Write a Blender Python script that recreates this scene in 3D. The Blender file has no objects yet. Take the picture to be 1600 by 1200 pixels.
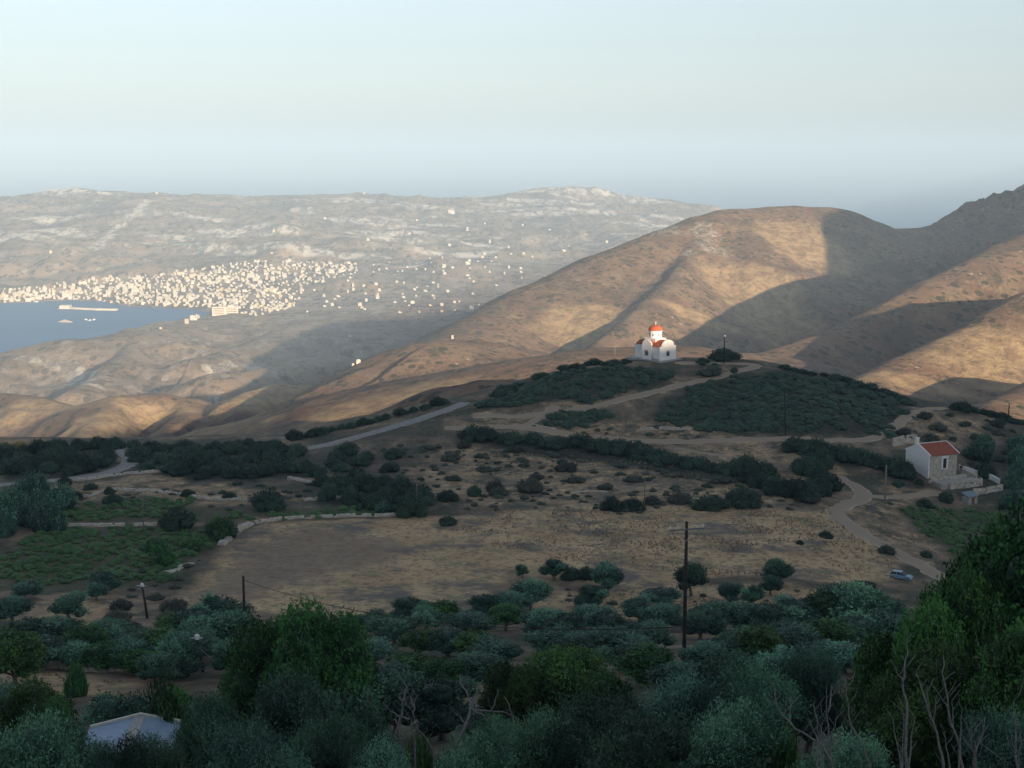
import bpy, math, random
import numpy as np
from mathutils import Vector
sc = bpy.context.scene
R = math.radians
# ------------------------------------------------------------------ camera
CZ = 350.0                                   # eye height above the sea
F = 2198.0                                   # focal length in photograph pixels (1600 wide)
PITCH = math.atan(355.0 / F)
cam_d = bpy.data.cameras.new("camera")
cam = bpy.data.objects.new("camera", cam_d)
sc.collection.objects.link(cam)
cam_d.sensor_width = 36.0
cam_d.lens = 36.0 * F / 1600.0
cam_d.clip_start = 0.5
cam_d.clip_end = 500000
cam.location = (0, 0, CZ)
cam.rotation_euler = (math.pi / 2 - PITCH, 0, 0)
sc.camera = cam
# ------------------------------------------------------------------ sky and sun
SUN_EL, SUN_AZ = 12.0, 30.0                  # azimuth to the right of straight behind the camera
SX, SY = math.sin(R(SUN_AZ)), -math.cos(R(SUN_AZ))
world = bpy.data.worlds.new("World"); sc.world = world; world.use_nodes = True
wn = world.node_tree; wn.nodes.clear()
sky = wn.nodes.new("ShaderNodeTexSky"); sky.sky_type = 'NISHITA'; sky.sun_disc = False
sky.sun_elevation = R(SUN_EL); sky.sun_rotation = R(180 - SUN_AZ)
sky.air_density = 1.0; sky.dust_density = 1.0; sky.ozone_density = 3.0; sky.altitude = 0
hs = wn.nodes.new("ShaderNodeHueSaturation"); hs.inputs['Saturation'].default_value = 0.5
bg = wn.nodes.new("ShaderNodeBackground"); bg.inputs['Strength'].default_value = 0.087
wo = wn.nodes.new("ShaderNodeOutputWorld")
wn.links.new(sky.outputs[0], hs.inputs['Color']); wn.links.new(hs.outputs[0], bg.inputs[0]); wn.links.new(bg.outputs[0], wo.inputs[0])
sun_d = bpy.data.lights.new("sun", 'SUN'); sun_d.energy = 5.0; sun_d.angle = R(0.5); sun_d.color = (1.0, 0.77, 0.54)
sun = bpy.data.objects.new("sun", sun_d); sc.collection.objects.link(sun)
sun.rotation_euler = Vector((SX * math.cos(R(SUN_EL)), SY * math.cos(R(SUN_EL)), math.sin(R(SUN_EL)))).to_track_quat('Z', 'Y').to_euler()
sc.view_settings.view_transform = 'Standard'; sc.view_settings.look = 'None'
sc.view_settings.exposure = 1.08; sc.view_settings.gamma = 1.0
sc.cycles.volume_bounces = 0; sc.cycles.max_bounces = 5; sc.cycles.diffuse_bounces = 2; sc.cycles.glossy_bounces = 2
sc.cycles.transmission_bounces = 2; sc.cycles.transparent_max_bounces = 4
sc.cycles.use_denoising = True
HAZE_DENSITY = 0.000125
# ------------------------------------------------------------------ pixel <-> world
CP, SP = math.cos(PITCH), math.sin(PITCH)
def ray(px, py):
    """direction of the ray through a photograph pixel, scaled to one metre forward"""
    u = (np.asarray(px, float) - 800) / F; v = (600 - np.asarray(py, float)) / F
    y = CP + v * SP; z = -SP + v * CP
    return u / y, z / y
def P(px, py, D):
    a, b = ray(px, py)
    return (float(a * D), float(D), float(CZ + b * D))
# ------------------------------------------------------------------ noise
def _h(ix, iy, s):
    n = (ix.astype(np.int64) * 374761393 + iy.astype(np.int64) * 668265263 + s * 1442695041) & 0x7fffffff
    n = ((n ^ (n >> 13)) * 1274126177) & 0x7fffffff
    return ((n ^ (n >> 16)) & 0xffff) / 65535.0
def vnoise(x, y, s=0):
    ix, iy = np.floor(x), np.floor(y); fx, fy = x - ix, y - iy
    fx = fx * fx * fx * (fx * (fx * 6 - 15) + 10); fy = fy * fy * fy * (fy * (fy * 6 - 15) + 10)
    a, b, c, d = _h(ix, iy, s), _h(ix + 1, iy, s), _h(ix, iy + 1, s), _h(ix + 1, iy + 1, s)
    return (a * (1 - fx) + b * fx) * (1 - fy) + (c * (1 - fx) + d * fx) * fy * 1.0
def fbm(x, y, o=4, s=0, g=0.5):
    r = 0; a = 1; t = 0
    for i in range(o):
        c, q = math.cos(0.7 * i + s), math.sin(0.7 * i + s)
        r = r + a * (vnoise((x * c - y * q) * 2 ** i, (x * q + y * c) * 2 ** i, s + i * 7) * 2 - 1); t += a; a *= g
    return r / t
def ridged(x, y, o=4, s=0):
    r = 0; a = 1; t = 0
    for i in range(o):
        c, q = math.cos(1.1 * i + s), math.sin(1.1 * i + s)
        n = 1 - np.abs(vnoise((x * c - y * q) * 2 ** i, (x * q + y * c) * 2 ** i, s + i * 11) * 2 - 1)
        r = r + a * n * n; t += a; a *= 0.5
    return r / t
def sstep(a, b, x):
    t = np.clip((x - a) / (b - a), 0, 1); return t * t * (3 - 2 * t)
# ------------------------------------------------------------------ near terrain: thin plate through surveyed points
NEAR = [P(*p) for p in [
 (0,700,330),(120,703,330),(250,703,332),(350,700,332),(440,694,333),(500,686,335),(560,674,338),(640,650,345),(720,630,350),(790,611,357),(860,590,362),
 (930,574,368),(1000,566,372),(1060,563,376),(1110,562,378),(1180,564,376),(1250,580,372),(1300,592,368),(1370,611,364),
 (1440,634,356),(1500,639,352),(1560,656,350),(1600,664,348),(1700,680,345),(-120,705,330),
 (800,642,342),(900,630,346),(1000,608,354),(1080,594,362),(1150,576,370),
 (700,690,322),(900,680,328),(1100,690,322),(1280,690,318),(1200,640,338),(1300,650,335),(1380,680,322),
 (200,760,280),(0,760,280),(400,740,294),(600,730,303),(900,740,295),(1200,740,295),(800,770,276),(1000,780,270),
 (300,815,247),(500,812,249),(700,805,254),(800,800,258),(100,830,240),(1000,850,232),(1250,850,234),(600,900,215),(400,880,222),
 (1250,900,216),(300,930,200),(50,950,190),(600,950,196),(1000,950,194),(850,930,201),(1400,900,222),(1380,790,271),
 (1455,748,298),(1500,785,286),(1560,705,322),(1600,730,312),(1440,820,262),(1550,860,245),
 (100,1055,122),(1073,1042,98),(600,1003,158),(1000,1005,150),(1300,1005,150),(1500,1000,150),(300,1010,150),(200,1172,86),(500,1160,92),
 (350,1075,118),
 ]] + [(x, y, CZ + z) for x in (-60, 0, 60) for y, z in ((-30, -2.5), (0, -4.5), (15, -10), (40, -21), (60, -28))] + \
 [(x, 430, CZ - 88) for x in (-250, -130, 0, 130, 250)] + [(x, 520, CZ - 116) for x in (-350, -150, 0, 150, 350)] + \
 [(-300, 300, CZ - 70), (-300, 150, CZ - 62), (-250, 0, CZ - 20), (320, 300, CZ - 55), (320, 150, CZ - 40), (250, 0, CZ + 5)]
NEAR = np.array(NEAR)
class TPS:
    def __init__(s, pts, lam=0.5):
        s.p = pts[:, :2] / 100.0; n = len(pts)
        K = s.k(s.p, s.p) + np.eye(n) * lam * 0.01
        A = np.zeros((n + 3, n + 3)); A[:n, :n] = K; A[:n, n] = 1; A[:n, n + 1:] = s.p; A[n, :n] = 1; A[n + 1:, :n] = s.p.T
        b = np.zeros(n + 3); b[:n] = pts[:, 2]
        s.w = np.linalg.solve(A, b)
    @staticmethod
    def k(a, b):
        d2 = ((a[:, None, :] - b[None, :, :]) ** 2).sum(-1)
        return 0.5 * d2 * np.log(d2 + 1e-9)
    def __call__(s, x, y):
        sh = x.shape; q = np.stack([x.ravel(), y.ravel()], 1) / 100.0; out = np.empty(len(q))
        for i in range(0, len(q), 20000):
            c = q[i:i + 20000]; out[i:i + 20000] = s.k(c, s.p) @ s.w[:-3] + s.w[-3] + c @ s.w[-2:]
        return out.reshape(sh)
TN = TPS(NEAR)
def near_h(x, y):
    z = TN(np.clip(x, -400, 400), y)
    d = np.hypot(x, y)
    a = sstep(30, 140, d)
    z = z + a * (fbm(x / 22, y / 22, 4, 3) * 0.55 + fbm(x / 5, y / 5, 3, 5) * 0.12)
    return z
# ------------------------------------------------------------------ far terrain: ridges
# (polyline, slope, crest radius)
RIDGES = [
 ([P(*p) for p in [(-60,612,1250),(0,612,1230),(50,619,1200),(90,634,1170)]], .46, 18),
 ([P(*p) for p in [(120,638,1130),(180,621,1150),(240,614,1170),(300,626,1180),(345,645,1150)]], .46, 20),
 ([P(*p) for p in [(120,683,1010),(150,655,1080),(180,621,1150)]], .5, 14, 1.5),
 ([P(*p) for p in [(235,690,1010),(270,660,1080),(300,626,1180)]], .5, 14, 1.5),
 ([P(*p) for p in [(360,626,1120),(390,611,1160),(430,604,1200),(480,602,1230),(528,605,1240)]], .5, 16),
 ([P(*p) for p in [(320,690,1010),(370,650,1090),(430,604,1200)]], .5, 14, 1.5),
 ([P(*p) for p in [(470,622,1180),(500,594,1350),(560,573,1500),(620,556,1650),(690,537,1800)]], .38, 15, 1.4),
 ([P(*p) for p in [(400,708,930),(430,690,945),(490,661,965),(560,614,995),(600,588,1010),(640,554,1030),(680,533,1040),(720,530,1070),(770,538,1110),(820,560,1120)]], .36, 35, 1.5),
 ([P(*p) for p in [(590,668,600),(640,628,590),(700,601,580),(760,590,570),(850,588,560),(900,600,550)]], .7, 14),  # added shoulder, its crest shaped to stand for a cast shadow's edge
 ([P(*p) for p in [(640,554,1250),(700,531,1300),(760,490,1400),(850,440,1500),(950,395,1600),(1050,356,1700),(1100,338,1750),(1150,326,1800),(1200,322,1820),(1240,318,1850),(1285,321,1870),(1330,338,1900),(1390,357,1950),(1450,353,2000),(1510,352,2050),(1600,345,2060)]], .42, 40, 1.5),
 ([P(*p) for p in [(930,540,1270),(990,492,1380),(1045,437,1500),(1095,378,1650),(1125,330,1770)]], .5, 12, 2.0),
 ([P(*p) for p in [(780,592,850),(880,558,880),(960,545,900),(1060,543,920),(1160,553,950),(1230,565,930)]], .30, 50),
 ([P(*p) for p in [(1150,566,960),(1190,555,1000),(1300,515,1080),(1380,478,1130),(1450,440,1180),(1520,405,1230),(1600,366,1300)]] + [(560,1340,292),(700,1420,320)], .46, 22, 1.9),
 ([(640,830,250),(718,876,345),(893,977,488),(1142,1121,532),(1350,1240,550),(1800,1500,520)], .9, 20),  # unseen ridge, added to cast shade over the big hill
 ([P(*p) for p in [(1320,606,760),(1370,580,800),(1410,557,830),(1450,541,850),(1500,519,880),(1545,489,910),(1600,458,950)]] + [(400,1000,266),(480,1030,266),(600,1080,262),(800,1150,300)], .48, 18, 1.9),
 ([P(*p) for p in [(1440,690,560),(1490,662,600),(1530,640,630),(1565,621,660),(1600,607,690),(1680,570,740)]] + [(400,780,222),(520,850,215)], .48, 15, 1.9),
 ([P(*p) for p in [(1500,358,2080),(1515,346,2080),(1540,318,2080),(1570,297,2080),(1600,286,2080),(1660,268,2080),(1800,262,2100),(2100,270,2100)]], .65, 12),
 ([P(*p) for p in [(-200,590,2000),(-100,572,2050),(0,558,2120),(100,531,2230),(180,526,2320),(250,511,2620),(300,504,2880),(350,494,3080)]], .24, 60),
 ([P(*p) for p in [(110,612,1600),(150,590,1800),(200,550,2150),(235,515,2550)]], .42, 18, 1.6),
 ([P(*p) for p in [(300,560,2000),(380,540,2300),(450,520,2700),(480,508,2950)]], .36, 25, 1.4),
 ([P(*p) for p in [(330,585,1700),(420,575,1850),(500,560,2000)]], .36, 25, 1.4),
 ([P(*p) for p in [(-500,360,5200),(-200,345,5200),(0,331,5200),(40,317,5400),(70,300,5600),(130,296,5600),(180,300,5700),(240,300,5800),(330,304,5900),(400,306,6000),(500,303,6000),(560,301,6000),(640,305,6000),(700,308,6000),(780,312,6050),(820,303,6150),(850,297,6300),(900,301,6300)]], .095, 60),
 ([P(*p) for p in [(900,300,6300),(960,312,6250),(1020,322,6150),(1070,333,6100),(1110,346,6100),(1200,372,6000)]], .14, 40),
 ([P(*p) for p in [(800,312,6100),(832,297,6250),(850,293,6300),(930,291,6300),(950,297,6280),(985,305,6250),(1003,306,6200),(1018,313,6150),(1022,324,6150),(1060,326,6150),(1100,341,6050)]], .32, 12),
 ([P(*p) for p in [(30,318,5400),(68,303,5560),(78,297,5600),(130,296,5600),(150,300,5650)]], .3, 12),
 ([P(*p) for p in [(225,310,5700),(190,345,5000),(150,395,4300)]], .12, 60),
 ([P(*p) for p in [(500,310,5900),(480,350,5000),(430,395,4300)]], .11, 60),
 ([P(*p) for p in [(860,330,5600),(960,350,5200),(1050,380,4900)]], .12, 80),
 ([P(*p) for p in [(-30,435,4000),(0,432,3960),(18,446,3800)]], .3, 15),
]
BAY = [P(px, py, 350.0 / -float(ray(px, py)[1]))[:2] for px, py in
       [(-300,478),(0,474),(60,472),(110,469),(160,471),(185,476),(215,480),(260,481),(300,484),(325,488),(322,492),(300,499)]]
BAY = [tuple(p) for p in BAY] + [(-790, 2850), (-800, 2600), (-815, 2400), (-880, 2250), (-960, 2150), (-1100, 2080), (-2500, 2000), (-4500, 2500), (-3000, 3350)]
BAY = np.array(BAY)
def seg_d(x, y, ax, ay, bx, by):
    dx, dy = bx - ax, by - ay
    t = np.clip(((x - ax) * dx + (y - ay) * dy) / (dx * dx + dy * dy + 1e-9), 0, 1)
    return np.hypot(x - ax - t * dx, y - ay - t * dy), t
def poly_sd(x, y, poly):
    """signed distance, negative inside"""
    d = np.full(x.shape, 1e9); ins = np.zeros(x.shape, bool); n = len(poly)
    for i in range(n):
        ax, ay = poly[i]; bx, by = poly[(i + 1) % n]
        d = np.minimum(d, seg_d(x, y, ax, ay, bx, by)[0])
        c = ((ay > y) != (by > y)) & (x < (bx - ax) * (y - ay) / (by - ay + 1e-12) + ax)
        ins ^= c
    return np.where(ins, -d, d)
def far_h(x, y):
    D = np.maximum(y, 1.0); dist = np.hypot(x, y)
    base = np.interp(dist, [300, 520, 700, 900, 1200, 1700, 2300, 3000, 3400, 4500, 7000, 7600, 20000], [260, 212, 130, 80, 56, 42, 26, 12, 8, 45, 40, -20, -60])
    terms = [base]; md = np.full(x.shape, 1e9)
    wob = 1 + 0.2 * fbm(x / 140, y / 140, 2, 9)
    for pl, sl, rad, *asym in RIDGES:
        asym = asym[0] if asym else 1
        best = np.full(x.shape, -1e9)
        for (a, b) in zip(pl[:-1], pl[1:]):
            d, t = seg_d(x, y, a[0], a[1], b[0], b[1])
            sf = sl if asym == 1 else sl * np.where((b[0] - a[0]) * (y - a[1]) - (b[1] - a[1]) * (x - a[0]) > 0, asym, 1.0)
            z = a[2] + (b[2] - a[2]) * t
            h = z - (np.sqrt(d * d + rad * rad) - rad) * sf * wob
            best = np.maximum(best, h); md = np.minimum(md, d / rad)
        terms.append(best)
    k = 2 + 0.0012 * dist
    m = np.max(terms, 0)
    z = m + k * np.log(sum(np.exp((t - m) / k) for t in terms))
    z = z - k * 0.3
    ga = sstep(0.4, 3.5, md)
    sc_ = np.clip(dist / 1500, 0.5, 2.2)
    z = z - ga * (1 - ridged(x / (230 * sc_), y / (230 * sc_), 4, 21)) * 14 * sc_ * 0.75 + 4 * ga
    lw = sstep(-.06, -.10, x / D) * sstep(800, 1000, dist) * sstep(3300, 2800, dist)
    z = z - lw * sstep(.25, 2.0, md) * ((1 - ridged(x / 120, y / 170, 3, 27)) * 20 - 8)
    rw = sstep(-.10, -.04, x / D) * sstep(650, 900, dist) * sstep(2500, 2200, dist)
    z = z - rw * sstep(.5, 2.5, md) * ((1 - ridged(x / 85, y / 110, 4, 37)) * 9 - 3.5)
    gp = sstep(.285, .31, x / D) * sstep(1700, 1850, dist); z = z + gp * (ridged(x / 60, y / 60, 4, 29) - .4) * 26
    fr = sstep(4300, 5000, dist); z = z + fr * (ridged(x / 130, y / 200, 4, 33) - .45) * 14
    z = z + fbm(x / 60, y / 60, 4, 31) * 1.6 * np.clip(dist / 1200, .5, 2.5)
    z = z + ga * fbm(x / 700, y / 700, 3, 41) * 8 * sstep(2500, 4500, dist)
    t = sstep(.143, .165, x / D) * sstep(4200, 4800, dist); z = z * (1 - t) - 25 * t
    sd = poly_sd(x, y, BAY) + fbm(x / 90, y / 90, 3, 51) * 14
    near_bay = np.where(sd > 0, 0.8 + sd * np.where(y < 3000, .45, .11), -6.0 + 0 * sd)
    z = np.where(sd < 260, np.minimum(z, near_bay + sstep(60, 260, sd) * 80), z)
    z = np.where((sd > 0) & (dist < 6800) & (t < .1), np.maximum(z, 0.8 + np.minimum(sd, 60) * 0.05), z)
    return z
def H(x, y):
    x = np.asarray(x, float); y = np.asarray(y, float)
    d = np.hypot(x, y)
    t = sstep(415, 520, y)
    out = np.empty(x.shape)
    n = t < 1; f = t > 0
    zn = np.zeros(x.shape); zf = np.zeros(x.shape)
    if n.any(): zn[n] = near_h(x[n], y[n])
    if f.any(): zf[f] = far_h(x[f], y[f])
    return zn * (1 - t) + zf * t
# height grids: the near ground sheet and the polar sheet of hills
xs = np.unique(np.concatenate([np.linspace(-700, -160, 60), np.arange(-160, 200, 0.8), np.linspace(200, 700, 60)]))
ys = np.unique(np.concatenate([np.linspace(-40, 60, 50), np.arange(60, 400, 0.7), np.linspace(400, 530, 60)]))
GX, GY = np.meshgrid(xs, ys); GZ = H(GX, GY)
th = np.radians(np.concatenate([np.linspace(-62, -23, 60)[:-1], np.linspace(-23, 23, 860), np.linspace(23, 66, 110)[1:]]))
rr = np.exp(np.linspace(math.log(505), math.log(7900), 860))
TT, RR = np.meshgrid(th, rr); HX = RR * np.sin(TT); HY = RR * np.cos(TT); HZ = far_h(HX, HY)
def bil(ax, ay, Z, x, y):
    i = np.clip(np.searchsorted(ax, x, 'right') - 1, 0, len(ax) - 2); j = np.clip(np.searchsorted(ay, y, 'right') - 1, 0, len(ay) - 2)
    u = (x - ax[i]) / (ax[i + 1] - ax[i]); v = (y - ay[j]) / (ay[j + 1] - ay[j])
    return (Z[j, i] * (1 - u) + Z[j, i + 1] * u) * (1 - v) + (Z[j + 1, i] * (1 - u) + Z[j + 1, i + 1] * u) * v
def Hg(x, y):
    """height of the built sheets"""
    x = np.atleast_1d(np.asarray(x, float)); y = np.atleast_1d(np.asarray(y, float))
    n = y < 515
    return np.where(n, bil(xs, ys, GZ, np.clip(x, -699, 699), np.clip(y, -39, 529)), bil(th, rr, HZ, np.arctan2(x, np.maximum(y, 1)), np.hypot(x, y)))
def gz(x, y): return float(Hg(x, y)[0])
LD = np.exp(np.linspace(math.log(20), math.log(7500), 3000))
def hit(px, py, dmin=30, dmax=7500):
    """where the ray through a photograph pixel first meets the terrain"""
    a, b = ray(px, py)
    D = LD[(LD >= dmin) & (LD <= dmax)]
    g = CZ + b * D - Hg(a * D, D)
    i = int(np.argmax(g < 0))
    if g[i] >= 0: return None
    if i: D = D[i - 1] + (D[i] - D[i - 1]) * g[i - 1] / (g[i - 1] - g[i])
    else: D = D[0]
    return (float(a * D), float(D), float(CZ + b * D))
# ------------------------------------------------------------------ materials
def mat(name):
    m = bpy.data.materials.new(name); m.use_nodes = True
    nt = m.node_tree; bs = nt.nodes['Principled BSDF']; bs.inputs['Roughness'].default_value = 0.9
    bs.inputs['Specular IOR Level'].default_value = 0.2
    return m, nt, bs
def N(nt, t, **k):
    n = nt.nodes.new(t)
    for a, v in k.items():
        if a in n.inputs: n.inputs[a].default_value = v
        else: setattr(n, a, v)
    return n
def noise_fac(nt, scale, detail=6, rough=0.6, lo=0.4, hi=0.6, vec=None, dist=0):
    n = N(nt, 'ShaderNodeTexNoise', Scale=scale, Detail=detail, Roughness=rough, Distortion=dist)
    if vec is None:
        tc = nt.nodes.get('OBJ') or N(nt, 'ShaderNodeTexCoord', name='OBJ'); vec = tc.outputs['Object']
    nt.links.new(vec, n.inputs['Vector'])
    mr = N(nt, 'ShaderNodeMapRange'); mr.inputs[1].default_value = lo; mr.inputs[2].default_value = hi
    nt.links.new(n.outputs[0], mr.inputs[0]); return mr.outputs[0]
def mixc(nt, fac, a, b):
    m = N(nt, 'ShaderNodeMix', data_type='RGBA')
    for s, i in ((fac, 0), (a, 6), (b, 7)):
        if hasattr(s, 'links'): nt.links.new(s, m.inputs[i])
        else: m.inputs[i].default_value = s if i == 0 else (*s, 1)
    return m.outputs[2]
def attr(nt, name):
    a = N(nt, 'ShaderNodeAttribute', attribute_name=name); return a.outputs['Fac']
def math_(nt, op, a, b=0.0):
    m = N(nt, 'ShaderNodeMath', operation=op, use_clamp=False)
    for s, i in ((a, 0), (b, 1)):
        if hasattr(s, 'links'): nt.links.new(s, m.inputs[i])
        else: m.inputs[i].default_value = s
    return m.outputs[0]
def bump(nt, bs, h, strength=0.5, dist=0.1):
    b = N(nt, 'ShaderNodeBump', Strength=strength, Distance=dist)
    nt.links.new(h, b.inputs['Height']); nt.links.new(b.outputs[0], bs.inputs['Normal'])
def link_mesh(name, verts, faces, m, parent=None, smooth=False, mats=None, fmat=None):
    me = bpy.data.meshes.new(name)
    verts = np.asarray(verts, np.float32)
    if isinstance(faces, np.ndarray):
        me.vertices.add(len(verts)); me.vertices.foreach_set('co', verts.ravel())
        n, k = faces.shape
        me.loops.add(n * k); me.loops.foreach_set('vertex_index', faces.astype(np.int32).ravel())
        me.polygons.add(n); me.polygons.foreach_set('loop_start', np.arange(0, n * k, k, dtype=np.int32))
        me.update(calc_edges=True)
    else:
        me.from_pydata(verts.tolist(), [], [list(f) for f in faces]); me.update()
    if smooth: me.polygons.foreach_set('use_smooth', [True] * len(me.polygons))
    for mm in (mats or [m]): me.materials.append(mm)
    if fmat is not None: me.polygons.foreach_set('material_index', fmat)
    o = bpy.data.objects.new(name, me); sc.collection.objects.link(o)
    if parent: o.parent = parent
    return o
def tag(o, label=None, cat=None, group=None, kind=None):
    if label: o['label'] = label
    if cat: o['category'] = cat
    if group: o['group'] = group
    if kind: o['kind'] = kind
    return o
def empty(name, loc, rz=0.0, label=None, cat=None, group=None):
    o = bpy.data.objects.new(name, None); sc.collection.objects.link(o); o.location = loc; o.rotation_euler = (0, 0, rz)
    o.empty_display_size = 0.5
    return tag(o, label, cat, group)
def grid_faces(nx, ny):
    i = np.arange(nx * ny).reshape(ny, nx)
    return np.stack([i[:-1, :-1].ravel(), i[:-1, 1:].ravel(), i[1:, 1:].ravel(), i[1:, :-1].ravel()], 1)
def set_attr(o, name, v):
    a = o.data.attributes.new(name, 'FLOAT', 'POINT'); a.data.foreach_set('value', np.asarray(v, np.float32).ravel())
# ------------------------------------------------------------------ near ground
def outline(pts):
    return np.array([hit(*p)[:2] for p in pts])
def soft_poly(x, y, poly, w=1.5, nz=1.0, s=0):
    m = np.zeros(x.shape)
    b = (x > poly[:, 0].min() - 8) & (x < poly[:, 0].max() + 8) & (y > poly[:, 1].min() - 8) & (y < poly[:, 1].max() + 8)
    if b.any():
        sd = poly_sd(x[b], y[b], poly) + fbm(x[b] / 4, y[b] / 4, 3, 60 + s) * 2.2 * nz
        m[b] = 1 - sstep(-w, w, sd)
    return m
FIELD = outline([(270,945),(330,880),(370,830),(420,818),(640,808),(690,808),(900,790),(1290,800),(1380,880),(1400,900),(1340,915),(1100,900),(1060,935),(880,905),(800,890),(760,930),(620,960),(480,960)])
BROWN = outline([(300,925),(400,850),(470,825),(560,830),(620,850),(600,880),(470,905),(380,940)])
GREEN = outline([(0,895),(0,870),(60,838),(90,828),(200,822),(330,822),(360,830),(310,880),(230,915),(120,925),(0,920)])
GREEN2 = outline([(90,800),(110,785),(230,775),(300,790),(420,795),(640,790),(660,803),(420,806),(330,815),(90,818)])
GREEN3 = outline([(1400,795),(1560,790),(1600,830),(1600,900),(1500,880),(1440,830)])
DRY = [outline(q) for q in ([(0,960),(60,930),(180,928),(220,940),(130,985),(60,990)], [(30,1050),(180,1046),(190,1066),(80,1075)],
       [(690,700),(1250,690),(1330,740),(1300,790),(700,790),(660,740)], [(850,925),(1060,915),(1300,925),(1380,930),(1300,950),(1100,965),(880,965),(840,945)],
       [(700,655),(820,640),(1000,612),(1140,580),(1160,572),(1130,590),(1010,625),(860,660),(720,670)], [(760,665),(1000,655),(1260,672),(1330,690),(1300,705),(900,690)],
       [(1400,700),(1400,665),(1450,642),(1540,660),(1500,690)], [(1240,800),(1300,760),(1480,760),(1400,800),(1440,840),(1480,880),(1400,890),(1280,850)], [(900,1010),(960,1005),(975,1025),(920,1030)],
       [(730,1065),(790,1050),(800,1100),(760,1110)],[(0,775),(140,750),(250,740),(480,780),(330,790),(60,800)])]
gm_field = np.maximum.reduce([soft_poly(GX, GY, FIELD, 1.5, 0.8)] + [soft_poly(GX, GY, outline(q), 2, 1.5) * .9 for q in ([(0,965),(60,930),(180,928),(225,940),(130,990),(60,995)], [(-20,1092),(-20,1040),(200,1038),(215,1075),(80,1098)],
  [(850,925),(1060,915),(1300,922),(1390,928),(1300,952),(1100,967),(880,967),(840,945)], [(1280,800),(1330,820),(1400,885),(1350,910),(1290,900)])]); gm_brown = soft_poly(GX, GY, BROWN, 3, 2)
gm_green = np.maximum(np.maximum(soft_poly(GX, GY, GREEN), soft_poly(GX, GY, GREEN2)), soft_poly(GX, GY, GREEN3))
gm_dry = np.maximum.reduce([soft_poly(GX, GY, q, 2.5, 2, i) for i, q in enumerate(DRY)])
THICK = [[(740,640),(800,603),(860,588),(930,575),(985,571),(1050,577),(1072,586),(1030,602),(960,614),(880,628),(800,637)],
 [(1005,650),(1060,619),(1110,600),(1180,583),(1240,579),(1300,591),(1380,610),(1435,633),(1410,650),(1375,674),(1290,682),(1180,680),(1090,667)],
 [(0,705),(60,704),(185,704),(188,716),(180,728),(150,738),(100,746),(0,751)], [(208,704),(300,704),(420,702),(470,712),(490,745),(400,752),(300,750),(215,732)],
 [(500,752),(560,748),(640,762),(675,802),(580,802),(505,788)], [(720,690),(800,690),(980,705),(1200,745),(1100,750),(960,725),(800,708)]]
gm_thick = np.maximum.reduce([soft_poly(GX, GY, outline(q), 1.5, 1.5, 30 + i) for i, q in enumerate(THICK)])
GZ2 = GZ + (fbm(GX / 1.7, GY / 1.7, 2, 77) * 0.10) * sstep(50, 90, GY)
ground_mat, nt, bs = mat('dry_ground')
earth = mixc(nt, noise_fac(nt, .35, 6, .65, .38, .62), (.18, .13, .09), (.32, .25, .17))
earth = mixc(nt, noise_fac(nt, .09, 5, .6, .45, .62), earth, (.10, .095, .07))
scrubc = mixc(nt, noise_fac(nt, 1.1, 5, .7, .4, .6), (.045, .052, .033), (.11, .10, .07))
grass = mixc(nt, noise_fac(nt, .12, 7, .68, .36, .64), (.45, .305, .165), (.60, .44, .255))
grass = mixc(nt, noise_fac(nt, .9, 5, .7, .5, .64), grass, (.19, .15, .10))
sepv = N(nt, 'ShaderNodeMapping'); sepv.inputs['Scale'].default_value = (.10, .13, .1); nt.links.new(nt.nodes['OBJ'].outputs['Object'], sepv.inputs[0])
grass = mixc(nt, noise_fac(nt, 1.0, 6, .7, .50, .62, sepv.outputs[0]), grass, (.17, .15, .125))
grass = mixc(nt, noise_fac(nt, .25, 6, .7, .56, .66), grass, (.24, .24, .12))
brown = mixc(nt, noise_fac(nt, .5, 6, .7, .4, .6), (.20, .15, .115), (.28, .225, .165))
green = mixc(nt, noise_fac(nt, .5, 6, .7, .4, .6), (.05, .07, .03), (.11, .10, .06))
c = mixc(nt, noise_fac(nt, .06, 5, .65, .42, .58), earth, scrubc)
dryc = mixc(nt, noise_fac(nt, .3, 6, .7, .42, .6), grass, earth)
dryc = mixc(nt, noise_fac(nt, .13, 7, .75, .5, .6), dryc, (.085, .085, .06))
c = mixc(nt, attr(nt, 'dry'), c, dryc)
c = mixc(nt, attr(nt, 'thick'), c, mixc(nt, noise_fac(nt, .8, 5, .7, .4, .6), (.03, .038, .026), (.075, .075, .05)))  # leaf litter, with shade between the shrubs painted in as dark soil
c = mixc(nt, attr(nt, 'field'), c, grass)
c = mixc(nt, math_(nt, 'MULTIPLY', attr(nt, 'brown'), .8), c, brown)
c = mixc(nt, math_(nt, 'MULTIPLY', attr(nt, 'green'), .85), c, green)
nt.links.new(c, bs.inputs['Base Color'])
bump(nt, bs, noise_fac(nt, 2.5, 8, .75, 0, 1), 0.9, 0.35)
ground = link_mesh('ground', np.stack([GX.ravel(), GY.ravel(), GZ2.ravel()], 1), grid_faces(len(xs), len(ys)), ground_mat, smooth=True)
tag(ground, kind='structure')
for n_, v_ in (('dry', gm_dry), ('field', gm_field), ('brown', gm_brown), ('green', gm_green), ('thick', gm_thick)): set_attr(ground, n_, v_)
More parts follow.
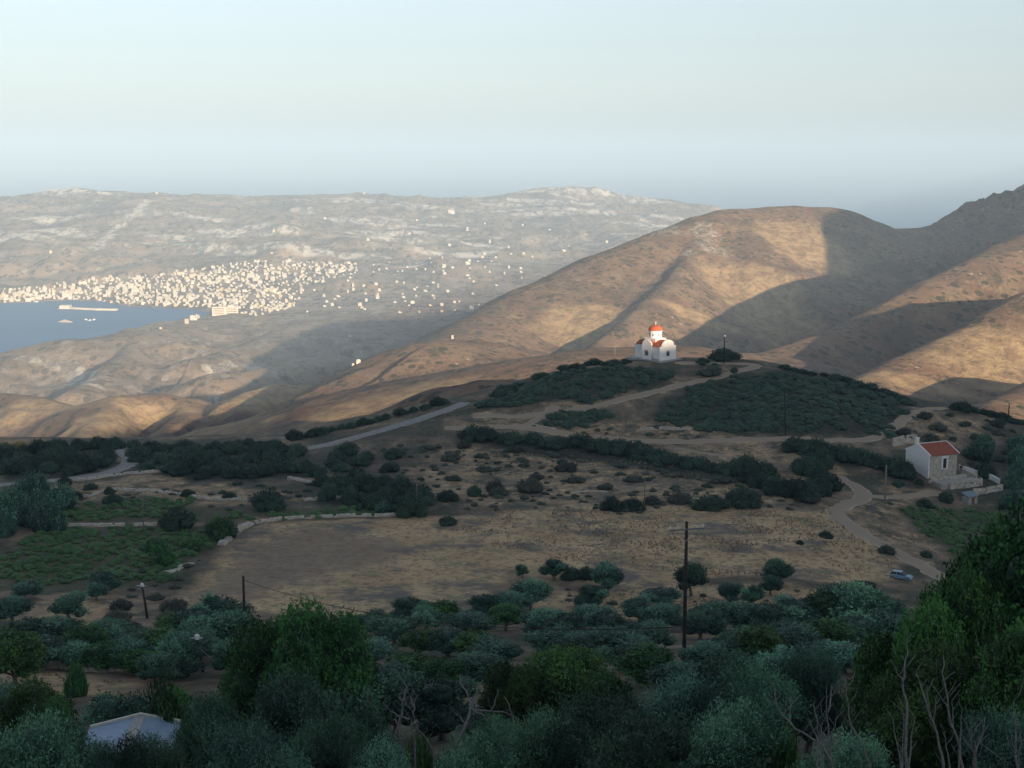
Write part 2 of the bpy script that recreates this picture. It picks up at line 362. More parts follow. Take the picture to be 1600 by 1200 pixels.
# ------------------------------------------------------------------ hills
# the first rows fuse with the ground sheet
ok = HY > 400
def blob(px, py, rx, ry, ang=0):
    c_ = hit(px, py, 500)
    if c_ is None: return 0
    dx, dy = HX - c_[0], HY - c_[1]; ca, sa = math.cos(ang), math.sin(ang)
    q = np.hypot((dx * ca + dy * sa) / rx, (-dx * sa + dy * ca) / ry) + fbm(HX / 35, HY / 35, 3, 70) * .35
    return 1 - sstep(.6, 1.15, q)
def strip(pts, w):
    q = [hit(*p, 500) for p in pts]; q = [a for a in q if a]
    d = np.full(HX.shape, 1e9)
    for a, b in zip(q[:-1], q[1:]): d = np.minimum(d, seg_d(HX, HY, a[0], a[1], b[0], b[1])[0])
    return 1 - sstep(w * .5, w * 1.1, d + fbm(HX / 25, HY / 25, 2, 71) * w * .5)
pale = np.zeros(HX.shape)
for a in [(80,340,130,120),(90,362,130,70),(15,370,150,70),(225,330,70,120),(300,340,160,60),(345,365,130,90),(380,355,120,70),(430,358,90,60),(270,372,120,60),
          (400,388,240,50),(290,382,180,45),(530,400,220,40),(560,345,220,80),(640,360,200,60),(600,368,170,60),(620,375,150,40),(690,352,90,40),(720,397,140,40),(760,385,130,30),
          (740,308,300,60),(860,332,170,70),(870,315,350,60),(950,335,380,80),(1010,312,120,120),(1040,355,250,90),(1000,300,200,70),(900,297,320,60),(800,320,200,50),
          (1100,366,22,30),(1112,386,26,26),(1097,352,12,16),(1075,395,10,14),(95,300,120,120),(150,300,160,30),(520,310,200,40),(580,315,180,60),(640,320,160,60),(470,330,70,110),(770,330,200,40),(950,388,120,25),(970,365,60,25)]:
    pale = np.maximum(pale, blob(*a))
for q, w in [([(230,312),(215,330),(190,350),(165,370),(148,388)], 22), ([(865,303),(900,312),(960,332),(1020,352),(1035,362)], 26), ([(560,340),(680,338)], 14), ([(520,415),(640,417),(780,412)], 10),
             ([(700,375),(780,372)], 10), ([(300,385),(380,392)], 30), ([(40,560),(120,575),(140,600)], 20), ([(400,572),(330,578)], 12)]:
    pale = np.maximum(pale, strip(q, w) * .9)
yel = np.zeros(HX.shape)
for a in [(450,618,75,60),(400,625,60,50),(360,665,60,60),(130,668,30,60),(160,690,40,40),(60,640,60,30),(10,605,60,40),(140,605,60,40),(480,605,70,20),(620,625,60,40),(650,610,50,20),
          (920,500,60,40),(950,490,30,20),(930,520,60,30),(1100,500,60,15),(1200,500,60,60),(1180,440,60,50),(1270,400,60,50),(1250,375,60,60),(1560,590,40,35),(1540,580,30,25),(1400,590,40,12),(1430,600,50,12),
          (1580,550,60,30),(1215,540,30,30),(330,690,50,40),(280,690,40,50),(240,655,70,20)]:
    yel = np.maximum(yel, blob(*a))
slope = np.abs(np.gradient(HZ, axis=0) / np.gradient(RR, axis=0))
farw = np.maximum(sstep(2600, 3300, RR), .8 * sstep(1300, 1600, RR) * sstep(-.06, -.10, HX / HY))
hill_mat, nt, bs = mat('dry_hillside')
OB = N(nt, 'ShaderNodeTexCoord', name='OBJ').outputs['Object']
red = mixc(nt, noise_fac(nt, .012, 6, .6, .4, .6), (.158, .102, .072), (.222, .14, .094))
red = mixc(nt, noise_fac(nt, .035, 7, .7, .46, .62), red, (.255, .182, .115))
red = mixc(nt, noise_fac(nt, .05, 6, .75, .54, .62), red, (.10, .085, .06))
red = mixc(nt, noise_fac(nt, .16, 3, .6, .56, .66), red, (.085, .078, .052))
red = mixc(nt, math_(nt, 'MULTIPLY', noise_fac(nt, .10, 5, .7, .64, .70), .8), red, (.42, .36, .28))
def dots(sc, r, thr, v=None, seed=0):
    vo = N(nt, 'ShaderNodeTexVoronoi', Scale=sc, Randomness=1.0); nt.links.new(v or OB, vo.inputs['Vector'])
    b = N(nt, 'ShaderNodeSeparateColor'); nt.links.new(vo.outputs['Color'], b.inputs[0])
    rad = math_(nt, 'MULTIPLY', b.outputs[seed], r); ins = math_(nt, 'LESS_THAN', vo.outputs['Distance'], rad)
    return math_(nt, 'MULTIPLY', ins, math_(nt, 'GREATER_THAN', b.outputs[(seed + 1) % 3], thr))
red = mixc(nt, math_(nt, 'MULTIPLY', dots(.10, .42, .25), .85), red, (.062, .062, .040))
red = mixc(nt, math_(nt, 'MULTIPLY', dots(.17, .42, .35, seed=1), math_(nt, 'MULTIPLY', noise_fac(nt, .02, 4, .6, .42, .58), .9)), red, (.07, .068, .045))
red = mixc(nt, math_(nt, 'MULTIPLY', dots(.13, .26, .75, seed=2), noise_fac(nt, .011, 4, .6, .5, .6)), red, (.42, .37, .30))
yc = mixc(nt, noise_fac(nt, .08, 6, .7, .42, .6), (.42, .31, .175), (.25, .175, .11))
red = mixc(nt, math_(nt, 'MULTIPLY', attr(nt, 'yellow'), .85), red, yc)
fm = N(nt, 'ShaderNodeMapping'); fm.inputs['Scale'].default_value = (1, .35, 1); nt.links.new(OB, fm.inputs[0]); FV = fm.outputs[0]
fg = mixc(nt, noise_fac(nt, .005, 8, .7, .42, .58, FV), (.18, .135, .095), (.34, .25, .165))
fg = mixc(nt, noise_fac(nt, .05, 5, .75, .5, .6, FV), fg, (.085, .075, .055))
fg = mixc(nt, math_(nt, 'MULTIPLY', noise_fac(nt, .035, 5, .75, .56, .64, FV), .8), fg, (.42, .37, .30))
fg = mixc(nt, noise_fac(nt, .012, 7, .8, .54, .62, FV), fg, (.38, .32, .25))
vs = N(nt, 'ShaderNodeMapping'); vs.inputs['Scale'].default_value = (.004, .016, .05); nt.links.new(OB, vs.inputs[0])
fg = mixc(nt, math_(nt, 'MULTIPLY', noise_fac(nt, 1.0, 6, .7, .5, .62, vs.outputs[0]), attr(nt, 'low')), fg, (.33, .26, .2))
fg = mixc(nt, math_(nt, 'MULTIPLY', dots(.06, .36, .3, FV), .8), fg, (.075, .072, .052))
fg = mixc(nt, math_(nt, 'MULTIPLY', dots(.045, .3, .7, FV, 1), .8), fg, (.45, .40, .32))
pc = mixc(nt, noise_fac(nt, .03, 6, .8, .45, .55, FV), (.20, .17, .14), (.66, .60, .50))
fg = mixc(nt, attr(nt, 'pale'), fg, pc)
red = mixc(nt, math_(nt, 'MULTIPLY', attr(nt, 'pale'), noise_fac(nt, .12, 5, .8, .45, .6)), red, (.42, .38, .32))
c = mixc(nt, attr(nt, 'far'), red, fg)
nt.links.new(c, bs.inputs['Base Color'])
bump(nt, bs, noise_fac(nt, .07, 8, .72, 0, 1), 0.8, 7.0)
hills = link_mesh('hills', np.stack([HX.ravel(), HY.ravel(), HZ.ravel()], 1), grid_faces(len(th), len(rr)), hill_mat, smooth=True)
tag(hills, kind='structure')
lowm = farw * (1 - sstep(60, 160, HZ))
for n_, v_ in (('pale', pale), ('yellow', yel), ('far', farw), ('low', lowm)): set_attr(hills, n_, v_)
# ------------------------------------------------------------------ the mountain behind the viewpoint
KU = [(-2500, 330), (-600, 345), (-100, 351), (40, 354), (70, 355), (95, 358), (180, 360.5), (220, 362.0), (245, 364), (262, 367), (276, 368), (290, 365), (300, 356), (315, 348), (340, 335), (390, 320), (600, 285), (900, 230), (2500, 150)]
mx = np.linspace(-2200, 1600, 240); my = np.concatenate([np.linspace(-2200, -900, 40)[:-1], np.linspace(-900, -39, 160)])
MX, MY = np.meshgrid(mx, my)
mu = MX * -SY + MY * SX; mw = MX * SX + MY * SY          # across and towards the sun
crest = np.interp(mu, *zip(*KU)) + 420 * math.tan(R(SUN_EL))
mz = crest - (np.sqrt((mw - 420) ** 2 + 900) - 30) * np.where(mw < 420, .27, .35)
mz = mz + fbm(MX / 90, MY / 90, 4, 80) * 12 * sstep(30, 200, np.abs(mw - 420)) * sstep(-50, -250, MY)
edge = sstep(-39, -140, MY)
mz = mz * edge + near_h(MX, np.full(MX.shape, -39.0)) * (1 - edge)
mz = np.maximum(mz, 150)
mountain = link_mesh('mountain', np.stack([MX.ravel(), MY.ravel(), mz.ravel()], 1), grid_faces(len(mx), len(my)), hill_mat, smooth=True)
tag(mountain, kind='structure')
for n_ in ('pale', 'yellow', 'far', 'low'): set_attr(mountain, n_, np.zeros(MX.size))
# ------------------------------------------------------------------ sea
sea_mat, nt, bs = mat('sea_water')
bs.inputs['Base Color'].default_value = (.012, .06, .13, 1); bs.inputs['Roughness'].default_value = .5; bs.inputs['Specular IOR Level'].default_value = .25
OB = N(nt, 'ShaderNodeTexCoord', name='OBJ').outputs['Object']
nt.links.new(mixc(nt, noise_fac(nt, .003, 3, .5, .35, .65), (.03, .13, .27), (.02, .10, .22)), bs.inputs['Base Color'])
bump(nt, bs, noise_fac(nt, .15, 4, .6, 0, 1), .5, 1.0)
SEA_R = 150000
a_ = np.linspace(0, 2 * math.pi, 97)[:-1]
sea = link_mesh('sea', [(0, 0, -1.0)] + [(SEA_R * math.cos(t), SEA_R * math.sin(t), -1.0) for t in a_], [(0, i + 1, (i + 1) % 96 + 1) for i in range(96)], sea_mat)
sea.location.z = 1.0
tag(sea, kind='structure')
# ------------------------------------------------------------------ roads and paths
def strip_mesh(name, pts, w, m, nw=0.35, off=0.07, ends=False):
    q = [hit(*p)[:2] for p in pts]
    c = [np.array(q[0])]
    P_ = np.array(q); L = np.concatenate([[0], np.cumsum(np.hypot(*np.diff(P_, axis=0).T))])
    s_ = np.arange(0, L[-1], 1.0)
    X = np.interp(s_, L, P_[:, 0]); Y = np.interp(s_, L, P_[:, 1])
    ker = np.hanning(11); ker /= ker.sum()
    Xp = np.convolve(np.pad(X, 5, 'edge'), ker, 'valid'); Yp = np.convolve(np.pad(Y, 5, 'edge'), ker, 'valid')
    tx, ty = np.gradient(Xp), np.gradient(Yp); l = np.hypot(tx, ty) + 1e-9; nx_, ny_ = -ty / l, tx / l
    t = np.linspace(-1, 1, 9)
    hw = w / 2 + fbm(s_ / 3, s_ * 0 + w, 3, 90) * nw
    hw2 = w / 2 + fbm(s_ / 3, s_ * 0 + w + 9, 3, 91) * nw
    off_ = np.where(t[None, :] < 0, t[None, :] * hw[:, None], t[None, :] * hw2[:, None])
    A = Xp[:, None] + nx_[:, None] * off_; B = Yp[:, None] + ny_[:, None] * off_
    Z = Hg(A.ravel(), B.ravel()).reshape(A.shape) + off * (1 - 1.6 * np.abs(t[None, :]) ** 4) + 0.05
    o = link_mesh(name, np.stack([A.ravel(), B.ravel(), Z.ravel()], 1), grid_faces(9, len(s_)), m, smooth=True)
    set_attr(o, 'across', np.repeat(np.abs(t)[None, :], len(s_), 0) + (fbm(A / 3, B / 3, 2, 5)) * .12)
    return tag(o, kind='structure')
asphalt, nt, bs = mat('worn_road'); nt.links.new(mixc(nt, noise_fac(nt, .8, 6, .6, .35, .65), (.22, .215, .20), (.30, .29, .27)), bs.inputs['Base Color'])
dirt, nt, bs = mat('pale_dirt'); dc = mixc(nt, noise_fac(nt, .7, 6, .7, .35, .65), (.38, .32, .245), (.52, .45, .35))
rp = N(nt, 'ShaderNodeValToRGB'); nt.links.new(attr(nt, 'across'), rp.inputs[0]); cr_ = rp.color_ramp
for p_, v_ in ((0, .0), (.2, .1), (.38, 1), (.6, .9), (.85, .1)):
    e_ = cr_.elements[0] if p_ == 0 else (cr_.elements[1] if p_ == .85 else cr_.elements.new(p_)); e_.position = p_; e_.color = (v_, v_, v_, 1)
nt.links.new(mixc(nt, math_(nt, 'MULTIPLY', rp.outputs[0], noise_fac(nt, .3, 4, .6, .3, .6)), (.31, .25, .18), dc), bs.inputs['Base Color'])
bump(nt, bs, noise_fac(nt, 3, 6, .7, 0, 1), .6, .15)
strip_mesh('road', [(-60,762),(0,758),(60,753),(110,748),(160,741),(188,733),(205,723),(203,714),(192,707),(196,702)], 4.0, asphalt, .2)
strip_mesh('road', [(730,628),(712,636),(690,643),(650,657),(600,671),(550,685),(500,697),(440,706)], 4.2, asphalt, .25)
strip_mesh('dirt_road', [(1050,567),(1110,567),(1190,571),(1165,577),(1130,587),(1080,598),(1040,608),(1000,618),(940,632),(880,643),(800,652),(730,650)], 2.6, dirt, .5)
strip_mesh('dirt_road', [(690,670),(760,668),(820,668),(880,677),(960,687),(1040,690),(1100,690),(1200,687),(1290,689),(1350,688),(1385,680),(1398,668),(1412,655),(1432,644),(1460,638),(1485,637)], 3.0, dirt, .6)
strip_mesh('dirt_road', [(1300,742),(1330,755),(1348,768),(1350,780),(1320,790),(1300,800),(1315,815),(1355,838),(1395,860),(1430,880),(1470,902),(1520,925)], 3.8, dirt, .8)
strip_mesh('dirt_road', [(1350,776),(1390,777),(1430,775),(1470,768)], 2.8, dirt, .5)
strip_mesh('path', [(1050,700),(1090,706),(1130,713),(1170,716)], 1.6, dirt, .2)
strip_mesh('path', [(870,632),(850,650),(815,668)], 2.2, dirt, .3)
# ------------------------------------------------------------------ foliage
def foliage(name, dark, light, alt=None, rough=.6):
    m, nt, bs = mat(name); bs.inputs['Roughness'].default_value = rough; bs.inputs['Specular IOR Level'].default_value = .25
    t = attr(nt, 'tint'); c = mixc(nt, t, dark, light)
    oi = N(nt, 'ShaderNodeObjectInfo')
    h = N(nt, 'ShaderNodeHueSaturation')
    v = N(nt, 'ShaderNodeMapRange'); v.inputs[3].default_value = .65; v.inputs[4].default_value = 1.6
    nt.links.new(oi.outputs['Random'], v.inputs[0]); nt.links.new(v.outputs[0], h.inputs['Value'])
    hh = N(nt, 'ShaderNodeMapRange'); hh.inputs[3].default_value = .475; hh.inputs[4].default_value = .515
    r2 = math_(nt, 'FRACT', math_(nt, 'MULTIPLY', oi.outputs['Random'], 7.31)); nt.links.new(r2, hh.inputs[0]); nt.links.new(hh.outputs[0], h.inputs['Hue'])
    nt.links.new(c, h.inputs['Color']); nt.links.new(h.outputs[0], bs.inputs['Base Color'])
    return m
M_olive = foliage('olive_leaves', (.008, .030, .020), (.115, .25, .16))
M_green = foliage('green_leaves', (.006, .028, .010), (.065, .18, .045))
M_dark = foliage('mastic_leaves', (.015, .036, .023), (.055, .098, .055))
M_scrub = foliage('scrub_leaves', (.030, .040, .028), (.085, .10, .065))
M_yel = foliage('dry_shrub_leaves', (.12, .11, .04), (.34, .28, .12))
M_crop = foliage('crop_leaves', (.025, .070, .022), (.09, .19, .06))
M_dry = foliage('dry_stems', (.20, .155, .10), (.36, .29, .19))
bark, nt, bs = mat('grey_bark'); nt.links.new(mixc(nt, noise_fac(nt, 8, 5, .7, .35, .65), (.09, .075, .06), (.2, .18, .155)), bs.inputs['Base Color'])
dead, nt, bs = mat('bleached_wood'); nt.links.new(mixc(nt, noise_fac(nt, 9, 5, .7, .35, .65), (.11, .115, .11), (.23, .235, .225)), bs.inputs['Base Color'])
def nrm(v): return v / (np.linalg.norm(v, axis=-1, keepdims=True) + 1e-9)
def crown_mesh(name, lobes, n_twig, per, tw, L, W, m, seed, up=.35, core=.74, low=-.35, gap=.0, spread=.9):
    """leaf sprays spread over the lobes (x,y,z,rx,rz); returns mesh data"""
    g = np.random.default_rng(seed); lb = np.array(lobes, float)
    area = lb[:, 3] * (lb[:, 3] + lb[:, 4]); k = g.choice(len(lb), n_twig * 3, p=area / area.sum())
    d = nrm(g.normal(size=(n_twig * 3, 3))); d = d[d[:, 2] > low + 0 * d[:, 2]][:n_twig * 2]; k = k[:len(d)]
    rad = np.stack([lb[k, 3], lb[k, 3], lb[k, 4]], 1)
    o = lb[k, :3] + d * rad * g.uniform(.72, 1.02, (len(d), 1))
    # drop what lies deep inside another lobe
    keep = np.ones(len(o), bool)
    for q in lb:
        e = np.sqrt((((o - q[:3]) / np.array([q[3], q[3], q[4]])) ** 2).sum(1)); keep &= (e > .68)
    nz_ = fbm(o[:, 0] * 1.3 + o[:, 2] * .9 + seed, o[:, 1] * 1.3 - o[:, 2] * .7, 2, seed)
    keep &= nz_ > -1 + gap
    o, d = o[keep][:n_twig], d[keep][:n_twig]; n = len(o)
    td = nrm(d * .7 + np.array([0, 0, up]) + g.normal(size=(n, 3)) * .35)
    tl = tw * g.uniform(.6, 1.4, (n, 1))
    lt = g.normal(0, .27, len(lb))
    k = k[keep][:n]
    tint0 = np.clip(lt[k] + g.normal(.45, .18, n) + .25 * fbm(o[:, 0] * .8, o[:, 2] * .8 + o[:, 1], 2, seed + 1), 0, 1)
    C, A, T = [], [], []
    for j in range(per):
        C.append(o + td * tl * (j / max(per - 1, 1)) + g.normal(size=(n, 3)) * tw * .16)
        A.append(nrm(td + g.normal(size=(n, 3)) * spread)); T.append(np.clip(tint0 + g.normal(0, .16, n) + .12 * j / per, 0, 1))
    C, A, T = np.concatenate(C), np.concatenate(A), np.concatenate(T)
    B = nrm(np.cross(A, g.normal(size=A.shape))); s = g.uniform(.7, 1.3, (len(C), 1))
    V = np.stack([C - A * L * s / 2, C + B * W * s / 2, C + A * L * s / 2, C - B * W * s / 2], 1).reshape(-1, 3)
    tv = np.repeat(T, 4); Fq = np.arange(len(V)).reshape(-1, 4)
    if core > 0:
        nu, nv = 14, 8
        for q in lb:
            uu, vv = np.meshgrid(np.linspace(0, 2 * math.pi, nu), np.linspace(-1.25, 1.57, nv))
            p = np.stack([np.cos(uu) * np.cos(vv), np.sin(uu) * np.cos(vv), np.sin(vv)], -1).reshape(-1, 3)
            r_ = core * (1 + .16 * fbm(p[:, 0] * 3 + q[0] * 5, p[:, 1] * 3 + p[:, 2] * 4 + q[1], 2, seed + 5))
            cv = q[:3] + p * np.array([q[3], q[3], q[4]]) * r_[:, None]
            Fq = np.concatenate([Fq, grid_faces(nu, nv) + len(V)]); V = np.concatenate([V, cv]); tv = np.concatenate([tv, np.full(len(cv), .05)])  # core tinted dark, painting shade into the gaps of the crown
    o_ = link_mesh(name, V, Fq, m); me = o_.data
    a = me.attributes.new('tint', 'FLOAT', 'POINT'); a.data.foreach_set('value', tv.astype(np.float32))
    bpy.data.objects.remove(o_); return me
def tube(paths, nseg=6):
    """paths: list of [(x,y,z,r),...] joined into verts/faces"""
    V, Fc = [], []
    for pth in paths:
        b = len(V); pth = [np.array(p, float) for p in pth]
        for i, p in enumerate(pth):
            t = (pth[min(i + 1, len(pth) - 1)] - pth[max(i - 1, 0)])[:3]; t = t / (np.linalg.norm(t) + 1e-9)
            a = np.cross(t, [0.3, 1, 0.2]); a /= np.linalg.norm(a) + 1e-9; c_ = np.cross(t, a)
            for k in range(nseg):
                w = 2 * math.pi * k / nseg; V.append(tuple(p[:3] + (a * math.cos(w) + c_ * math.sin(w)) * p[3]))
        for i in range(len(pth) - 1):
            for k in range(nseg):
                Fc.append((b + i * nseg + k, b + i * nseg + (k + 1) % nseg, b + (i + 1) * nseg + (k + 1) % nseg, b + (i + 1) * nseg + k))
        Fc.append(tuple(b + k for k in range(nseg))[::-1]); Fc.append(tuple(b + (len(pth) - 1) * nseg + k for k in range(nseg)))
    return V, Fc
def trunk_mesh(name, lobes, r, fork, seed, m=None):
    g = random.Random(seed); paths = []
    lean = (g.uniform(-.25, .25), g.uniform(-.25, .25))
    paths.append([(0, 0, -.5, r * 1.5), (lean[0] * .2, lean[1] * .2, fork * .35, r * 1.05), (lean[0], lean[1], fork, r * .9)])
    for q in lobes:
        mx_, my_, mz_ = (q[0] + lean[0]) / 2 + g.uniform(-.2, .2), (q[1] + lean[1]) / 2 + g.uniform(-.2, .2), fork + (q[2] - fork) * .45
        paths.append([(lean[0], lean[1], fork * .9, r * .62), (mx_, my_, mz_, r * .42), (q[0], q[1], q[2], r * .16)])
    V, Fc = tube(paths); o = link_mesh(name, V, Fc, m or bark, smooth=True); me = o.data; bpy.data.objects.remove(o); return me
def lobes_olive(g, n=7, W=2.5, H0=1.0, H1=4.4):
    r = []
    for i in range(n):
        a = 2 * math.pi * i / n + g.uniform(-.4, .4); q = g.uniform(.45, .62) * W
        s = g.uniform(.24, .42) * W
        r.append((q * math.cos(a), q * math.sin(a), g.uniform(H0 + .5, H1 - .9), s, s * g.uniform(.8, 1.1)))
    r.append((g.uniform(-.3, .3), g.uniform(-.3, .3), H1 - 1.0, .5 * W, .95)); r.append((0, 0, H0 + 1.1, .55 * W, 1.0))
    return r
def lobes_broad(g, n=11, W=3.6, H0=1.0, H1=7.0):
    r = []
    for i in range(n):
        a = 2.4 * i + g.uniform(-.3, .3); f = (i + .5) / n
        q = W * .62 * math.sqrt(1 - .75 * f ** 2); z = H0 + 1.2 + (H1 - H0 - 2.2) * f
        s = g.uniform(.20, .36) * W
        r.append((q * math.cos(a), q * math.sin(a), z, s, s * g.uniform(.75, .95)))
    r.append((0, 0, (H0 + H1) / 2, W * .6, (H1 - H0) * .4)); return r
def lobes_dome(g, n=7, W=1.0, H=.8):
    r = []
    for i in range(n):
        a = 2 * math.pi * i / n + g.uniform(-.5, .5); q = g.uniform(.35, .62) * W; s = g.uniform(.3, .45) * W
        r.append((q * math.cos(a), q * math.sin(a), g.uniform(.15, .45) * H, s, s * g.uniform(.7, 1) * H / W * 1.1))
    r.append((0, 0, H * .5, .55 * W, H * .5)); return r
PROTO = {}
def proto(kind, n, mk):
    PROTO[kind] = [mk(i) for i in range(n)]
def mk_olive(ntw, per, tw, L, W_, gap=.3, m=None, up=.55):
    def f(i):
        g = random.Random(100 + i); lb = lobes_olive(g, 8 + i % 3)
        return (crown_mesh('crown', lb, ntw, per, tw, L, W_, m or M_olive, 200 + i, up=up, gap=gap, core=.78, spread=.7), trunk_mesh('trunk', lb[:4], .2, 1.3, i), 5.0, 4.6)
    return f
def mk_broad(ntw, per, tw, L, W_, m=None):
    def f(i):
        g = random.Random(300 + i); lb = lobes_broad(g, 17 + 2 * i)
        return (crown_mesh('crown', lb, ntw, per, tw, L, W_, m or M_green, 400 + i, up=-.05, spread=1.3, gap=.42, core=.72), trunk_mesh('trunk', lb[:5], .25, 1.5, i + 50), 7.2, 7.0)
    return f
def mk_dome(ntw, per, tw, L, W_, m, s0=500):
    def f(i):
        g = random.Random(s0 + i); lb = lobes_dome(g, 6 + i % 3)
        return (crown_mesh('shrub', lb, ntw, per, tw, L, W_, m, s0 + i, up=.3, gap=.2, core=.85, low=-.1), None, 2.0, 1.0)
    return f
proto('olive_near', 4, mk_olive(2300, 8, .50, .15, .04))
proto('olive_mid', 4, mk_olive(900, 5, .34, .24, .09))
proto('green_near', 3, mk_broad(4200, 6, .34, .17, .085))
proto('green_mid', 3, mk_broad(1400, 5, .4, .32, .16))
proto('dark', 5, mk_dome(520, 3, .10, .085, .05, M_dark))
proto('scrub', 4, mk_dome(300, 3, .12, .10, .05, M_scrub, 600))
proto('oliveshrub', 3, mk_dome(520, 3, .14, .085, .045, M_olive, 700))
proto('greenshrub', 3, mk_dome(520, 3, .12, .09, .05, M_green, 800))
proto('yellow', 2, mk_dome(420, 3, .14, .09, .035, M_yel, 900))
VG = random.Random(7)
def plant(kind, x, y, w, h, name='tree', label=None, cat='tree', group=None):
    """a tree (empty > crown, trunk) or a shrub (one mesh) of width w and height h at x, y"""
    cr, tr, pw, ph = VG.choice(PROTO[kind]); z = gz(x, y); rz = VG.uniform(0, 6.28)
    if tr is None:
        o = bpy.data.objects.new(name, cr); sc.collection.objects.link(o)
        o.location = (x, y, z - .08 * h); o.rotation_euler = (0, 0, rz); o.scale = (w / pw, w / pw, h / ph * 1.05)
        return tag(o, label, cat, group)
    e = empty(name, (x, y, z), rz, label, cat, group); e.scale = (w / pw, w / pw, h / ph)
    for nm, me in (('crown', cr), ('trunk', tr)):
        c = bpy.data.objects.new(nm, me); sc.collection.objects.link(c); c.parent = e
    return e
def plant_px(kind, px, top, wpx, base=None, D=None, **k):
    """crown top at (px, top), wpx wide; foot on the ground at pixel row base, or at distance D"""
    if D is None:
        p = hit(px, base if base else top + wpx * .8); D = p[1]
    x, y, zt = P(px, top, D); w = wpx * D / F; h = zt - gz(x, y)
    return plant(kind, x, y, w, max(h, w * .35), **k)
# ------------------------------------------------------------------ planting
def inside_pts(px_poly, spacing, seed, keep=1.0, wob=0.0):
    poly = outline(px_poly); g = np.random.default_rng(seed)
    x0, y0 = poly.min(0); x1, y1 = poly.max(0); n = int((x1 - x0) * (y1 - y0) / spacing ** 2 * 2.5) + 20
    out = []; cell = {}
    c = np.stack([g.uniform(x0, x1, n), g.uniform(y0, y1, n)], 1)
    c = c[poly_sd(c[:, 0], c[:, 1], poly) + fbm(c[:, 0] / 7, c[:, 1] / 7, 3, 13) * wob < 0]
    for x, y in c:
        k = (int(x // spacing), int(y // spacing))
        if any((a - x) ** 2 + (b - y) ** 2 < spacing ** 2 for i in (-1, 0, 1) for j in (-1, 0, 1) for a, b in cell.get((k[0] + i, k[1] + j), ())): continue
        cell.setdefault(k, []).append((x, y)); out.append((float(x), float(y)))
    g.shuffle(out) if False else None
    return out[:int(len(out) * keep) + 1]
def mass(kind, poly, spacing, w, hr, label, group, seed=1, name='shrub', cat='shrub', keep=1.0):
    for x, y in inside_pts(poly, spacing, seed, keep):
        ww = VG.uniform(*w); plant(kind, x, y, ww, ww * VG.uniform(*hr), name=name, label=label, cat=cat, group=group)
def line_px(kind, pts, n, wpx, hf, label, group, name='shrub', cat='shrub', jit=3):
    P_ = np.array(pts, float); L = np.concatenate([[0], np.cumsum(np.hypot(*np.diff(P_, axis=0).T))])
    for i in range(n):
        s_ = L[-1] * (i + .5) / n + VG.uniform(-.3, .3) * L[-1] / n
        bx, by = np.interp(s_, L, P_[:, 0]), np.interp(s_, L, P_[:, 1]) + VG.uniform(-jit, jit)
        p = hit(bx, by); w = VG.uniform(*wpx) * p[1] / F
        plant(kind, p[0], p[1], w, w * VG.uniform(*hf), name=name, label=label, cat=cat, group=group)
# -- nearest olives along the bottom
G1 = 'silvery olive trees filling the foreground'
for px, top, w, D, lb in [
 (60,1120,190,40,'silvery olive tree in the bottom left corner of the photo'),
 (232,1152,130,46,'low olive crown just below the blue grey roof'),
 (335,1090,150,50,'olive crown hiding the right end of the blue grey roof'),
 (450,1058,190,52,'tall silvery olive in front of the big dark green tree'),
 (400,1140,180,42,'olive crown at the bottom edge left of the bleached dead trees'),
 (495,1130,120,44,'narrow olive with upright shoots left of the forked dead tree'),
 (600,1158,130,40,'olive at the bottom edge at the foot of the forked dead tree'),
 (735,1150,170,40,'olive at the bottom edge below the leaning dead tree'),
 (850,1120,190,43,'olive at the bottom edge left of the middle, below the bright green tree'),
 (960,1085,200,50,'shaggy olive right of the bright green tree'),
 (1010,1130,220,40,'olive at the bottom edge in the middle of the foreground'),
 (1075,1062,190,55,'broad silvery olive in front of the tall pole foot'),
 (1150,1100,200,44,'olive at the bottom edge left of the bright leafy bush'),
 (1180,1045,170,60,'olive right of the tall pole foot'),
 (1265,1022,150,62,'pale olive standing behind the arching dead branch'),
 (1330,1150,190,38,'olive low among the dead sprouts at the bottom right'),
 (1390,1060,150,52,'olive half hidden behind the dead sprouts'),
 (1580,1120,170,38,'olive in the bottom right corner of the photo')] + [
 (690,1062,150,82,'dark olive behind the gap between the two dead trees'),(615,1052,130,86,'dark olive behind the forked dead tree'),(555,1070,140,70,'dark olive right below the pair of big green trees'),(770,1120,110,62,'olive behind the long right limb of the leaning dead tree'),(550,1125,110,56,'olive left of the forked dead tree foot'),
 (165,1162,110,46,'olive hiding the lower left corner of the blue grey roof'),(1130,1022,120,84,'olive just right of the tall pole foot, second row'),(1060,1035,110,88,'olive just left of the tall pole foot, second row'),(1210,1020,120,80,'dark olive behind the pale one at lower right')]:
    plant_px('olive_near' if D < 68 else 'olive_mid', px, top, w, D=D, name='olive_tree', label=lb, cat='olive tree', group=G1)
